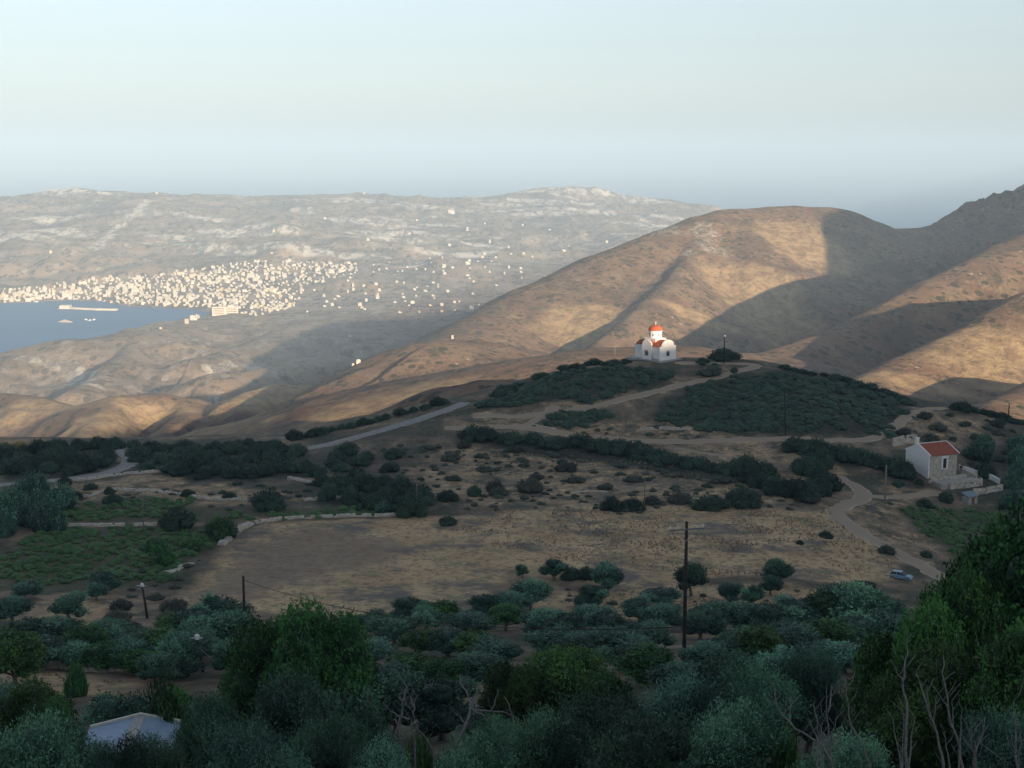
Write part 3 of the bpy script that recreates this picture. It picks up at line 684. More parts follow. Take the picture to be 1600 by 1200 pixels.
# -- big green trees near
for px, top, w, D, lb in [
 (1690,742,380,52,'tallest dark green tree cut by the right edge of the photo'),
 (1572,800,190,55,'dark green tree between the tallest one and the stone house terraces'),
 (1520,865,200,50,'large dark green tree below the stone house'),
 (1470,915,160,49,'dark green tree reaching left towards the parked blue car'),
 (1400,982,165,52,'lowest dark green crown left in the big clump on the right'),
 (1490,1000,230,45,'dark green tree behind the bare dead sprouts'),
 (1610,970,240,42,'dark green tree at the right edge below the tallest one'),
 (1420,1060,180,44,'green crown low behind the bare sprouts at lower right'),
 (420,955,190,76,'left half of the pair of big dark green trees in the left middle'),
 (500,945,210,72,'right half of the pair of big dark green trees in the left middle'),
 (880,1003,180,72,'bright green leafy tree in the middle foreground'),
 (800,1030,120,70,'smaller bright green tree behind the leaning dead tree'),
 (950,1048,130,66,'dark green tree tucked behind the shaggy olive'),
 (45,1070,180,62,'dark green tree at the left edge above the corner olive'),
 (72,1095,120,58,'dark green tree left of the blue grey roof'),
 (20,985,110,118,'dark green tree at the left edge beyond the dry grass patch'),
 (1010,1010,110,95,'round green tree left of the tall pole')]:
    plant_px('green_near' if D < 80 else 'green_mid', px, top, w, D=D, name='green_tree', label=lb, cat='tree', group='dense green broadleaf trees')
for px, top, w, D, lb in [
 (1230,1100,90,44,'bright leafy bush beside the arching dead branch'),
 (655,1120,100,50,'yellow green bush between the legs of the forked dead tree'),
 (118,1020,45,112,'small yellowish bush above the dry grass patch'),
 (250,1035,90,92,'dark bush right of the dry grass patch'),
 (215,1070,90,100,'feathery grey green bush beside the dry grass patch'),
 (165,1075,110,100,'feathery grey green bush behind the blue grey roof'),
 (60,1075,90,90,'grey green bush below the dry grass patch'),
 (270,1062,90,104,'leafy bush left of the braced pole'),
 (300,1088,100,99,'leafy bush right behind the blue grey roof'),
 (340,1085,80,90,'leafy bush right of the braced pole foot')]:
    plant_px('greenshrub' if 'feath' not in lb and 'grey green' not in lb else 'oliveshrub', px, top, w, D=D, name='bush', label=lb, cat='bush')
# -- olives in the middle rows
rows = [
 [(830,905,60,955),(800,925,60,965),(790,945,70,985),(760,930,55,965),(735,955,70,995),(690,938,70,975),(665,950,60,985),(640,935,60,972),(585,958,60,990),(615,965,80,1010),(655,985,80,1025),(700,985,75,1025),(745,985,80,1030),(580,1000,80,1040),(640,1020,90,1065),(690,1030,80,1075),(740,1022,85,1065),(775,1000,80,1045),(600,1040,80,1080)],
 [(850,950,70,995),(885,960,70,1005),(925,945,60,985),(955,955,80,1000),(1000,935,60,975),(1035,945,70,985),(860,985,80,1025),(905,990,80,1030),(975,985,110,1035),(1020,975,70,1015),(975,1008,75,1050),(1095,955,70,1000),(1120,940,70,985),(1105,1005,80,1050),(1150,985,90,1035)],
 [(1160,940,80,990),(1205,945,90,995),(1250,935,90,985),(1290,925,100,985),(1335,912,110,985),(1375,930,80,985),(1395,960,90,1010),(1345,965,110,1020),(1290,970,110,1025),(1235,975,110,1030),(1190,980,90,1035),(1320,1005,90,1050),(1260,1005,90,1050)],
 [(45,968,80,1010),(85,965,80,1005),(130,978,90,1025),(175,972,90,1020),(215,985,90,1030),(255,980,90,1030),(300,985,100,1035),(340,960,100,1020),(345,930,80,985),(310,950,80,1000),(270,960,70,1000),(60,1000,100,1045),(110,1005,80,1045),(160,1005,90,1048),(210,1010,90,1052),(265,1015,90,1060),(360,1000,80,1055)]]
lbs = ['dark olive tree massed below the pale brown field, left of centre', 'olive tree massed in front of the bleached grass strip, left of the tall pole',
       'dark olive tree massed right of the tall pole, below the parked car', 'dark olive tree massed between the two left poles and the dry grass patch']
for r_, lb in zip(rows, lbs):
    for px, top, w, base in r_:
        if VG.random() < .2: plant_px('green_mid', px, top, w * 1.0, base, name='green_tree', label=lb.replace('olive tree', 'round green tree'), cat='tree', group='green trees ' + lb[lb.index('massed'):].replace('massed ', 'among the olives '))
        else: plant_px('olive_mid', px, top, w * 1.28, base, name='olive_tree', label=lb, cat='olive tree', group='olive grove ' + lb[lb.index('massed'):].replace('massed ', ''))
mass('olive_mid', [(195,1045),(285,1040),(285,1068),(225,1075)], 4.2, (4, 5.5), (.6, .8), 'olive tree crowded between the dry grass patch and the big green trees', 'olives right of the dry grass patch', 51, name='olive_tree', cat='olive tree')
for k, (x, y, w, h) in enumerate([(24, 52, 6, 5), (30, 60, 7, 6), (38, 50, 6, 5), (33, 74, 6, 5), (45, 66, 7, 6), (-22, 44, 6, 5), (-30, 56, 6, 5), (-38, 68, 7, 6), (-27, 70, 6, 5), (50, 85, 7, 5.5), (42, 98, 7, 5)]):
    plant('olive_near', x, y, w, h, name='olive_tree', label='olive tree just outside the side edge of the view, part of the foreground grove', cat='olive tree', group='olives beside the frame')
# -- single olives standing on bare ground
for px, top, w, base, lb in [
 (107,928,72,970,'olive with a forked trunk alone on the bare plot at the left'),
 (18,932,72,974,'olive cut by the left edge beside the bare plot'),
 (38,910,58,936,'flat topped olive on the far edge of the bare plot'),
 (150,912,44,938,'small olive right behind the forked one'),
 (162,893,62,926,'rounded olive at the foot of the green crop field'),
 (866,874,48,907,'rounded olive left of the two black green bushes at the field edge'),
 (950,880,58,930,'olive with a bare side limb on the pale grass left of the tall pole'),
 (925,915,60,955,'wide low olive below the one with the bare limb'),
 (1081,877,58,931,'olive standing right behind the tall pole'),
 (1030,920,80,948,'flat sprawling olive just left of the tall pole'),
 (1141,910,48,945,'thin twisted olive right of the tall pole'),
 (1175,914,46,950,'olive beside the thin twisted one right of the pole'),
 (1215,873,56,915,'upright olive at the bottom of the dry meadow'),
 (1205,900,44,930,'small olive in front of the upright meadow olive'),
 (816,882,24,903,'tiny olive at the left end of the meadow edge row')]:
    plant_px('olive_mid', px, top, w * 1.05, base, name='olive_tree', label=lb, cat='olive tree')
for px, top, w, base, lb in [(893,880,36,906,'black green bush at the field edge, left of two'),(916,880,34,905,'black green bush at the field edge, right of two'),
 (1250,842,14,850,'tiny dark bush on the dry meadow above the olives'),(1290,826,26,840,'small dark bush on the meadow left of the fork in the track'),
 (955,770,44,797,'left dome of the joined dark bushes below the thin pole'),(990,773,46,797,'right dome of the joined dark bushes below the thin pole'),
 (699,762,44,782,'lone low dark bush above the upper corner of the field'),(700,806,40,818,'flat dark bush at the end of the dry stone field wall'),
 (1160,750,66,790,'large round dark bush in the middle of the dry slope'),(1110,768,70,795,'wide dark bush left of the large round one'),(1065,770,56,785,'low grey green bush on the dry slope'),
 (1478,763,30,783,'round dark bush in front of the house terraces'),(1445,775,30,792,'small dark bush left of the terrace wall'),(1405,748,22,760,'small bush on the bank below the white gable'),(1437,747,18,756,'tiny bush on the bank below the stone front'),
 (1385,848,34,864,'low grey bush left of the track above the car'),(1448,858,24,870,'small bush on the strip right of the track'),(1350,905,60,925,'dark bush left of the parked blue car'),
 (742,752,26,775,'small green bush above the meadow, left of two'),(775,745,34,768,'grey green bush above the meadow, right of two'),(830,738,50,768,'grey bush cluster in the middle of the slope'),
 (1130,547,60,-379,'flat dark bush on the crest right of the chapel'),(1098,556,26,568,'round bush between chapel and lamp pole'),(1112,570,40,585,'grey green bush below the crest bush'),(1147,571,14,582,'tiny dark bush beside the chapel track'),
 (1285,680,50,730,'tall dark bush at the left of the hedge below the house'),(1170,700,50,745,'round black green tree left of the track bend')]:
    plant_px('dark' if 'grey' not in lb else 'scrub', px, top, w * 1.05, base if base > 0 else None, D=-base if base < 0 else None, name='shrub', label=lb, cat='shrub')
# -- hedges, rows and masses
S = 'dark green '
line_px('dark', [(728,682),(800,690),(860,697),(920,700),(980,706)], 11, (42, 62), (.42, .52), 'dark shrub in the hedge running right below the chapel hill road', 'hedge below the chapel hill road')
line_px('dark', [(960,705),(1020,718),(1080,730),(1140,738),(1200,745)], 12, (42, 60), (.42, .52), 'dark shrub in the lower right part of the long hedge', 'lower right part of the long hedge')
line_px('dark', [(1235,700),(1290,712),(1340,722),(1390,735),(1425,748)], 11, (46, 62), (.45, .6), 'dark shrub in the hedge leading to the white gable', 'hedge leading to the white gable')
line_px('dark', [(1150,745),(1200,765),(1250,780),(1290,770)], 8, (46, 66), (.6, .8), 'black green shrub in the clump left of the track bend', 'clump left of the track bend')
line_px('dark', [(1240,735),(1270,745),(1300,765)], 4, (40, 56), (.6, .8), 'black green shrub at the right side of the clump by the bend', 'right side of the clump by the bend')
line_px('dark', [(205,700),(280,702),(360,702),(440,696)], 15, (24, 38), (.42, .6), 'small dark tree on the skyline left of the crest road', 'skyline row left of the crest road', jit=1)
line_px('dark', [(60,702),(120,703),(190,700)], 8, (28, 42), (.5, .7), 'small dark tree on the skyline at the left of the road bend', 'skyline row left of the road bend', jit=1)
line_px('dark', [(455,688),(520,674),(580,662),(640,645),(700,630)], 17, (18, 36), (.4, .6), 'small dark shrub on the skyline above the crest road', 'skyline row above the crest road', jit=1)
line_px('dark', [(745,642),(790,612),(850,588),(910,574),(985,566)], 16, (18, 34), (.3, .45), 'low shrub on the left shoulder of the chapel hill', 'left shoulder of the chapel hill', jit=2)
line_px('dark', [(1215,574),(1290,590),(1370,612),(1430,634)], 14, (20, 36), (.3, .4), 'low shrub along the right shoulder of the chapel hill', 'right shoulder of the chapel hill', jit=2)
line_px('dark', [(1495,640),(1540,650),(1600,664)], 7, (24, 40), (.3, .5), 'dark shrub on the skyline at the right edge', 'skyline at the right edge', jit=2)
mass('dark', [(0,705),(60,706),(150,712),(185,716),(180,728),(150,738),(100,745),(0,750)], 3.8, (3.5, 7), (.45, .8), 'dark shrub in the thicket left of the road bend', 'thicket left of the road bend', 11)
mass('dark', [(208,706),(300,706),(420,704),(470,712),(480,740),(400,750),(300,748),(215,732)], 3.8, (4.0, 7.5), (.35, .6), 'dark shrub in the thicket right of the road bend', 'thicket right of the road bend', 12)
mass('dark', [(440,712),(520,706),(620,715),(640,735),(560,745),(480,748)], 5.5, (4, 7), (.4, .55), 'dark shrub below the crest road', 'shrubs below the crest road', 13, keep=.8)
mass('dark', [(500,755),(560,750),(640,765),(670,800),(580,800),(510,785)], 5.0, (4.5, 7.5), (.55, .8), 'dark shrub in the clump above the field wall', 'clump above the field wall', 14)
mass('oliveshrub', [(0,775),(60,768),(95,790),(100,820),(60,835),(0,840)], 5.5, (6, 9), (.7, .95), 'big grey green bush in the clump at the left edge', 'clump at the left edge', 15, name='bush', cat='bush')
mass('scrub', [(620,700),(720,695),(900,715),(1150,745),(1300,765),(1250,790),(1000,800),(760,790),(680,745)], 8.5, (1.6, 6.0), (.22, .5), 'low grey green shrub dotted over the dry slope above the meadow', 'shrubs dotted over the dry slope', 16)
mass('scrub', [(1400,690),(1420,655),(1470,645),(1560,665),(1600,680),(1600,720),(1520,735),(1480,690)], 5.5, (2.5, 5.5), (.4, .6), 'shrub on the bank behind the stone house', 'bank behind the stone house', 17)
mass('oliveshrub', [(1500,700),(1560,690),(1600,710),(1600,800),(1560,790),(1530,730)], 6.0, (4.5, 7), (.7, .9), 'grey green tree right of the stone house', 'trees right of the stone house', 18, name='tree', cat='tree')
mass('greenshrub', [(230,835),(330,825),(360,830),(340,860),(290,895),(250,890)], 6.0, (4, 7), (.5, .7), 'leafy bush between the green crop and the brown field', 'bushes between green crop and brown field', 19, name='bush', cat='bush', keep=.7)
mass('dark', [(100,760),(300,765),(460,775),(480,790),(300,800),(120,790)], 9, (3, 5), (.4, .6), 'small dark shrub among the terraced walls on the left', 'shrubs among the terraced walls', 20, keep=.8)
mass('scrub', [(150,955),(230,930),(280,945),(270,975),(180,985)], 6, (3, 5), (.35, .5), 'low shrub on the stony bank by the left pole', 'stony bank by the left pole', 21)
for px, top, w, base, lb in [(420,755,70,795,'round dark tree above the narrow crop strip'),(275,785,70,825,'round bush at the corner of the green crop field'),(60,760,80,800,'tall grey green bush beside the left road'),
 (600,775,50,800,'round grey bush behind the field wall'),(640,765,60,806,'dark dome of a bush at the end of the field wall'),(100,740,28,757,'round bush standing on the left road edge'),(170,757,22,772,'small bush on the upper terrace wall')]:
    plant_px('oliveshrub' if 'grey' in lb else 'dark', px, top, w, base, name='bush', label=lb, cat='bush')
for px, top, w, base in [(10,690,30,702),(30,686,34,701),(50,690,26,702),(-8,690,30,702),(75,694,20,702)]:
    plant_px('yellow', px, top, w, base, name='shrub', label='golden sunlit bush on the crest at the far left', cat='shrub', group='golden sunlit bushes')
# -- scrub cover and crops: stuff
def cover(name, kind, polys, spacing, w, hr, seed, vmax=230):
    src = PROTO[kind]; Vs, Fs, Ts = [], [], []; nb = 0; g = np.random.default_rng(seed)
    data = []
    for cr, _, pw, ph in src:
        v = np.empty(len(cr.vertices) * 3, np.float32); cr.vertices.foreach_get('co', v); v = v.reshape(-1, 3)
        t = np.empty(len(v), np.float32); cr.attributes['tint'].data.foreach_get('value', t)
        f = np.empty(len(cr.loops), np.int32); cr.loops.foreach_get('vertex_index', f); f = f.reshape(-1, 4)
        nl = int((f.max(1) < 1e9).sum()); data.append((v, t, f, pw, ph))
    for poly in polys:
        for x, y in inside_pts(poly, spacing, seed + nb % 97, wob=7.0):
            if kind == 'cover' and spacing < 2 and float(fbm(np.array([x / 6.]), np.array([y / 9.]), 3, seed + 2)[0]) < -.28: continue
            if kind == 'covlow' and float(fbm(np.array([x / 9.]), np.array([y / 9.]), 3, seed)[0]) < .02: continue
            v, t, f, pw, ph = data[g.integers(len(data))]
            q = g.random() * .5 + .0
            if VM < 1 and False: pass
            ww = g.uniform(*w); hh = ww * g.uniform(*hr); a = g.uniform(0, 6.28); ca, sa = math.cos(a), math.sin(a)
            p = v * np.array([ww / pw, ww / pw, hh / ph]); p = np.stack([p[:, 0] * ca - p[:, 1] * sa + x, p[:, 0] * sa + p[:, 1] * ca + y, p[:, 2]], 1)
            p[:, 2] += Hg(p[:, 0], p[:, 1]) - .06 * hh
            Vs.append(p); Fs.append(f + nb); Ts.append(np.clip(t * g.uniform(.5, 1.5) + g.uniform(-.12, .22), 0, 1)); nb += len(p)
    o = link_mesh(name, np.concatenate(Vs), np.concatenate(Fs), src[0][0].materials[0]); set_attr(o, 'tint', np.concatenate(Ts)); return tag(o, kind='stuff')
VM = 1
proto('cover', 3, mk_dome(110, 2, .13, .13, .07, M_dark, 1000))
proto('covlow', 3, mk_dome(60, 2, .13, .16, .08, M_scrub, 1200))
proto('covcrop', 3, mk_dome(90, 3, .12, .13, .06, M_crop, 1100))
cover('scrub', 'cover', [[(745,638),(800,606),(860,590),(930,578),(985,574),(1050,580),(1070,588),(1030,600),(960,612),(880,626),(800,634)],
 [(1010,648),(1060,620),(1110,602),(1180,586),(1240,582),(1300,594),(1380,613),(1430,634),(1405,650),(1375,672),(1290,680),(1180,678),(1090,665)],
 [(855,662),(900,650),(980,640),(1000,650),(960,660),(900,668)], [(1080,575),(1120,570),(1130,583),(1090,590)]], 1.75, (2.2, 4.2), (.25, .45), 31)
cover('scrub', 'cover', [[(640,700),(720,695),(800,705),(900,720),(1000,735),(1100,750),(1150,760),(1050,765),(900,745),(750,730)], [(300,760),(480,750),(640,745),(700,760),(560,760),(420,790),(330,775)],
 [(1490,645),(1600,668),(1600,690),(1540,680)]], 5.5, (1.6, 3.4), (.3, .5), 32)
cover('scrub', 'covlow', [[(600,700),(720,692),(900,715),(1150,745),(1300,765),(1250,795),(1000,805),(760,795),(660,745)], [(740,665),(1000,655),(1260,672),(1300,684),(900,672)],[(1400,690),(1440,650),(1600,672),(1600,700),(1480,700)],
  [(100,758),(300,762),(460,772),(480,790),(300,800),(120,795)], [(880,925),(1300,925),(1300,950),(900,970)], [(180,925),(330,855),(350,860),(270,940)]], 2.6, (.8, 2.6), (.25, .5), 36)
cover('crop', 'covcrop', [[(0,895),(0,870),(60,838),(90,828),(200,824),(330,826),(345,835),(310,870),(230,905),(120,918),(0,915)], [(100,800),(115,787),(230,777),(290,790),(260,806),(120,814)],
 [(300,806),(430,800),(600,796),(655,800),(540,806),(400,812),(330,815)], [(1400,797),(1520,795),(1600,830),(1600,880),(1500,870),(1440,830)]], 1.6, (1.7, 2.7), (.3, .5), 33)
# -- dry grass tufts on the meadow and the bare plots
def tufts(name, polys, spacing, h, m, seed):
    g = np.random.default_rng(seed); pts = np.array([p for i, q in enumerate(polys) for p in inside_pts(q, spacing, seed + i)])
    n = len(pts); z = Hg(pts[:, 0], pts[:, 1]); C = np.stack([pts[:, 0], pts[:, 1], z - .03], 1); V = []
    kp = fbm(pts[:, 0] / 7, pts[:, 1] / 7, 3, seed + 3) > g.uniform(-.5, .35, n); C = C[kp]; pts = pts[kp]; n = len(C)
    den = np.clip(.5 + fbm(pts[:, 0] / 9, pts[:, 1] / 5, 3, seed), .1, 1)
    for j in range(5):
        a = g.uniform(0, 6.28, n); r = g.uniform(0, .35, (n, 1)); s = (g.uniform(.5, 1.2, n) * h * den)[:, None]
        o = C + np.stack([np.cos(a), np.sin(a), a * 0], 1) * r; b = g.uniform(0, 6.28, n)
        wv = np.stack([np.cos(b), np.sin(b), b * 0], 1) * .09
        tip = o + np.stack([g.normal(0, .12, n), g.normal(0, .12, n), np.ones(n)], 1) * s
        V.append(np.stack([o - wv, o + wv, tip + wv * .3, tip - wv * .3], 1))
    V = np.concatenate(V).reshape(-1, 3)
    o = link_mesh(name, V, np.arange(len(V)).reshape(-1, 4), m); set_attr(o, 'tint', np.repeat(np.tile(np.clip(g.normal(.4, .25, n), 0, 1), 5), 4)); tag(o, kind='stuff')
tufts('dry_grass', [[(690,800),(900,785),(1100,795),(1290,800),(1390,880),(1300,905),(1100,900),(850,880),(700,830)], [(0,1062),(30,1048),(190,1050),(190,1066),(80,1080)]], .7, .42, M_dry, 41)
tufts('dry_grass', [[(1290,790),(1320,830),(1400,885),(1350,900),(1250,850)], [(1390,800),(1440,830),(1500,890),(1460,880),(1370,825)], [(880,925),(1060,915),(1300,920),(1380,925),(1250,945),(900,960)],
  [(700,700),(1200,720),(1280,740),(1150,760),(760,720)]], .9, .5, M_dry, 42)
# ------------------------------------------------------------------ built things
class MB:
    def __init__(s): s.v, s.f, s.m = [], [], []
    def poly(s, pts, faces, mi=0):
        b = len(s.v); s.v += [tuple(map(float, p)) for p in pts]; s.f += [tuple(b + i for i in f) for f in faces]; s.m += [mi] * len(faces); return s
    def box(s, x0, x1, y0, y1, z0, z1, mi=0, taper=0):
        t = taper
        p = [(x0, y0, z0), (x1, y0, z0), (x1, y1, z0), (x0, y1, z0), (x0 + t, y0 + t, z1), (x1 - t, y0 + t, z1), (x1 - t, y1 - t, z1), (x0 + t, y1 - t, z1)]
        return s.poly(p, [(3, 2, 1, 0), (4, 5, 6, 7), (0, 1, 5, 4), (1, 2, 6, 5), (2, 3, 7, 6), (3, 0, 4, 7)], mi)
    def prism(s, prof, axis, a, b, mi=0):
        """profile of (u, z) pairs, counter-clockwise, extruded along x or y from a to b"""
        n = len(prof); f = (lambda u, z, t: (t, u, z)) if axis == 'x' else (lambda u, z, t: (u, t, z))
        p = [f(u, z, a) for u, z in prof] + [f(u, z, b) for u, z in prof]
        return s.poly(p, [tuple(range(n)), tuple(range(2 * n - 1, n - 1, -1))] + [(i, (i + 1) % n, n + (i + 1) % n, n + i) for i in range(n)], mi)
    def lathe(s, prof, n=24, c=(0, 0), mi=0):
        b = len(s.v)
        for r, z in prof:
            for i in range(n): a = 2 * math.pi * i / n; s.v.append((c[0] + r * math.cos(a), c[1] + r * math.sin(a), z))
        for j in range(len(prof) - 1):
            for i in range(n): s.f.append((b + j * n + i, b + j * n + (i + 1) % n, b + (j + 1) * n + (i + 1) % n, b + (j + 1) * n + i)); s.m.append(mi)
        s.f.append(tuple(b + i for i in range(n))[::-1]); s.m.append(mi); s.f.append(tuple(b + (len(prof) - 1) * n + i for i in range(n))); s.m.append(mi); return s
    def build(s, name, m, parent=None, smooth=False):
        ms = m if isinstance(m, list) else [m]
        o = link_mesh(name, s.v, s.f, ms[0], parent, mats=ms, fmat=s.m)
        import bmesh
        b = bmesh.new(); b.from_mesh(o.data); bmesh.ops.recalc_face_normals(b, faces=b.faces); b.to_mesh(o.data); b.free()
        if smooth: o.data.polygons.foreach_set('use_smooth', [True] * len(o.data.polygons))
        return o
def plain(name, a, b=None, scale=2.0, rough=.85, lo=.35, hi=.65):
    m, nt, bs = mat(name); bs.inputs['Roughness'].default_value = rough
    nt.links.new(mixc(nt, noise_fac(nt, scale, 5, .65, lo, hi), a, b or tuple(c * 1.2 for c in a)), bs.inputs['Base Color']); return m
W_white = plain('whitewash', (.74, .73, .70), (.80, .79, .77), 1.5)
W_red = plain('red_roof_tile', (.36, .085, .045), (.45, .13, .07), 3)
W_redd = plain('old_red_tile', (.25, .07, .045), (.34, .11, .07), 3)
W_glass, nt, bs = mat('dark_glass'); bs.inputs['Base Color'].default_value = (.03, .035, .04, 1); bs.inputs['Roughness'].default_value = .15
W_frame = plain('brown_frame', (.16, .09, .05))
W_conc = plain('grey_concrete', (.30, .29, .27), (.40, .39, .36), 1.2)
W_wood = plain('tarred_wood', (.022, .020, .018), (.045, .04, .036), 6)
W_steel = plain('pale_metal', (.35, .37, .38), rough=.5)
W_ceram = plain('white_ceramic', (.6, .6, .62), rough=.3)
stone_m, nt, bs = mat('dry_stone')
vo = N(nt, 'ShaderNodeTexVoronoi', Scale=2.6); tc = N(nt, 'ShaderNodeTexCoord', name='OBJ'); nt.links.new(tc.outputs['Object'], vo.inputs['Vector'])
bw = N(nt, 'ShaderNodeRGBToBW'); nt.links.new(vo.outputs['Color'], bw.inputs[0])
nt.links.new(mixc(nt, bw.outputs[0], (.32, .29, .24), (.56, .52, .44)), bs.inputs['Base Color']); bump(nt, bs, vo.outputs['Distance'], .6, .12)
# -- chapel
D0 = 374.0; cx, cy, cz = P(1030.7, 564.0, D0); rz = R(-49)
CA, SA_ = math.cos(rz), math.sin(rz)
ox, oy = cx - (3.4 * CA + 3.2 * SA_), cy - (3.4 * SA_ - 3.2 * CA)
ch = empty('chapel', (ox, oy, cz), rz, 'small white domed chapel with red roofs on top of the hill', 'chapel')
b = MB(); b.box(-3.2, 3.25, -3.05, 3.05, -.6, 3.7); b.build('wall', W_white, ch)
MB().box(-8.0, 4.7, -4.4, 4.4, -1.6, .02).build('base_slab', W_conc, ch)
MB().box(-3.28, 3.3, -3.15, 3.15, .02, .35).build('plinth', W_conc, ch)
def arch_prof(w, z0, zs, zt, n=14, full=None):
    """wall of width full with a round-topped middle of width w"""
    f = (full or w) / 2
    pr = [(-f, z0), (f, z0), (f, zs)] + [(w / 2 * math.cos(math.pi * i / n), zs + (zt - zs) * math.sin(math.pi * i / n)) for i in range(n + 1)] + [(-f, zs)]
    out = []
    for p in pr:
        if not out or abs(p[0] - out[-1][0]) + abs(p[1] - out[-1][1]) > 1e-6: out.append(p)
    return out
for sx in (1, -1):
    MB().prism(arch_prof(4.9, -.6, 3.75, 5.45, full=6.4), 'x', *((3.1, 3.4) if sx > 0 else (-3.3, -3.0))).build('gable', W_white, ch)
for sy in (-1, 1):
    o = MB(); o.prism([(u - 1.3, z) for u, z in arch_prof(3.5, -.6, 3.75, 5.35)], 'y', sy * 2.95, sy * 3.35); o.build('gable', W_white, ch)
def vault(w, z0, zt, n=14): return [(w / 2 * math.cos(math.pi * i / n), z0 + (zt - z0) * math.sin(math.pi * i / n)) for i in range(n + 1)]
MB().prism(vault(4.7, 3.72, 5.25), 'x', -2.99, 3.09).build('roof_vault', W_red, ch)
MB().prism([(u - 1.3, z) for u, z in vault(3.3, 3.73, 5.15)], 'y', -2.94, 2.94).build('roof_vault', W_red, ch)
MB().poly([(-2.98, -3.3, 3.71), (3.08, -3.3, 3.71), (3.08, 3.3, 3.71), (-2.98, 3.3, 3.71), (-2.3, -1.4, 5.0), (.4, -1.4, 5.0), (.4, 1.4, 5.0), (-2.3, 1.4, 5.0)],
          [(3, 2, 1, 0), (4, 5, 6, 7), (0, 1, 5, 4), (1, 2, 6, 5), (2, 3, 7, 6), (3, 0, 4, 7)]).build('roof', W_red, ch)
MB().box(-3.22, .6, -1.95, 1.95, 4.0, 5.62).build('crossing', W_white, ch)
dr = MB().lathe([(1.78, 5.62), (1.78, 7.4), (1.95, 7.45), (1.95, 7.6)], 16, (-1.3, 0)).build('drum', W_white, ch)
for k in range(8):
    a = math.pi / 8 + k * math.pi / 4
    o = MB(); o.prism(arch_prof(.26, 6.2, 6.75, 6.9, 6), 'x', 1.70, 1.80); w = o.build('window', W_glass, dr); w.location = (-1.3, 0, 0); w.rotation_euler = (0, 0, a)
dm = MB().lathe([(2.0, 7.6), (1.95, 7.75)] + [(1.9 * math.cos(t), 7.75 + 1.35 * math.sin(t)) for t in np.linspace(.1, 1.5, 10)], 24, (-1.3, 0)).build('dome', W_red, ch, smooth=False)
MB().box(-1.38, -1.22, -.06, .06, 9.05, 10.0).box(-1.57, -1.03, -.055, .055, 9.5, 9.66).build('cross', W_white, dm)
MB().box(-6.6, -3.31, -2.3, 2.3, -.6, 3.45).box(-6.8, -3.32, -2.5, 2.5, 3.45, 3.6).build('apse', W_white, ch)
MB().prism(vault(4.2, 3.61, 4.7), 'x', -6.5, -3.33).build('apse_roof', W_redd, ch)
for (x, y, ang) in ((3.41, 0, 0), (-1.3, -3.36, -math.pi / 2)):
    w = empty('window', (x, y, 0), ang); w.parent = ch
    MB().prism(arch_prof(1.25, 1.0, 2.1, 2.6, 8), 'x', 0, .05).build('frame', W_conc, w)
    o = MB(); 
    for s_ in (-.27, .27): o.prism([(u + s_, z) for u, z in arch_prof(.36, 1.15, 2.0, 2.2, 6)], 'x', .055, .07)
    o.build('pane', W_glass, w)
MB().box(.75, .85, -3.36, -3.26, .3, 3.7).build('downpipe', W_steel, ch)
# low white step and slab left of the chapel
# -- stone house
hx, hy, hz = P(1450, 741, 298)
ho_ = empty('stone_house', (hx, hy, gz(hx, hy) + .0), R(23.5), 'stone fronted house with white gable, red tile roof and chimney on the right', 'house')
hz0 = max(0.0, hz - gz(hx, hy)) - .2
E_, RG, LX, LY = 4.3 + hz0, 6.0 + hz0, 7.8, 7.6
MB().box(0.32, LX, .02, LY, -3, E_).build('wall', stone_m, ho_)
MB().prism([(0, -3), (LY, -3), (LY, E_), (LY / 2, RG), (0, E_)], 'x', 0, .3).build('gable', W_white, ho_)
MB().prism([(0.05, E_ - .01), (LY - .05, E_ - .01), (LY / 2, RG - .02)], 'x', .33, LX - .02).build('gable', stone_m, ho_)
def roof_pan(y0, z0, y1, z1, x0, x1, t=.16):
    return MB().poly([(x0, y0, z0), (x1, y0, z0), (x1, y1, z1), (x0, y1, z1), (x0, y0, z0 + t), (x1, y0, z0 + t), (x1, y1, z1 + t), (x0, y1, z1 + t)],
                     [(3, 2, 1, 0), (4, 5, 6, 7), (0, 1, 5, 4), (1, 2, 6, 5), (2, 3, 7, 6), (3, 0, 4, 7)])
sl = (RG - E_) / (LY / 2)
rf = empty('roof', (0, 0, 0)); rf.parent = ho_
roof_pan(-.3, E_ - .3 * sl + .02, LY / 2, RG + .02, .35, LX + .05).build('roof_slope', W_redd, rf)
roof_pan(LY + .3, E_ - .3 * sl + .02, LY / 2, RG + .025, .35, LX + .05).build('roof_slope', W_redd, rf)
tr = MB()
for x0, x1 in ((.0, .34), (LX + .055, LX + .3)):
    for (ya, za, yb, zb2) in ((-.35, E_ - .35 * sl, LY / 2, RG), (LY + .35, E_ - .35 * sl, LY / 2, RG)):
        q = roof_pan(ya, za, yb, zb2, x0, x1, .27); tr.poly(q.v, [tuple(f) for f in q.f])
tr.box(.35, LX + .05, LY / 2 - .15, LY / 2 + .15, RG + .2, RG + .3)
tr.build('white_edging', W_white, rf)
MB().box(.5, 1.15, LY * .62, LY * .62 + .65, E_, RG + 1.2).box(.42, 1.23, LY * .62 - .08, LY * .62 + .73, RG + 1.2, RG + 1.35).build('chimney', W_white, rf)
w = empty('window', (4.4, 0, E_ - 3.1)); w.parent = ho_
MB().box(-.85, .85, -.06, .018, -.2, 2.5).build('frame', W_white, w); MB().box(-.42, .42, -.11, -.062, .0, 2.15).build('pane', W_glass, w)
MB().box(-.48, .48, -.12, -.111, -.0, .06).box(-.03, .03, -.14, -.112, .07, 2.1).build('shutter', W_frame, w)
MB().box(-1.0, 1.0, -.12, -.063, 2.5, 2.7).build('lintel', W_white, w)
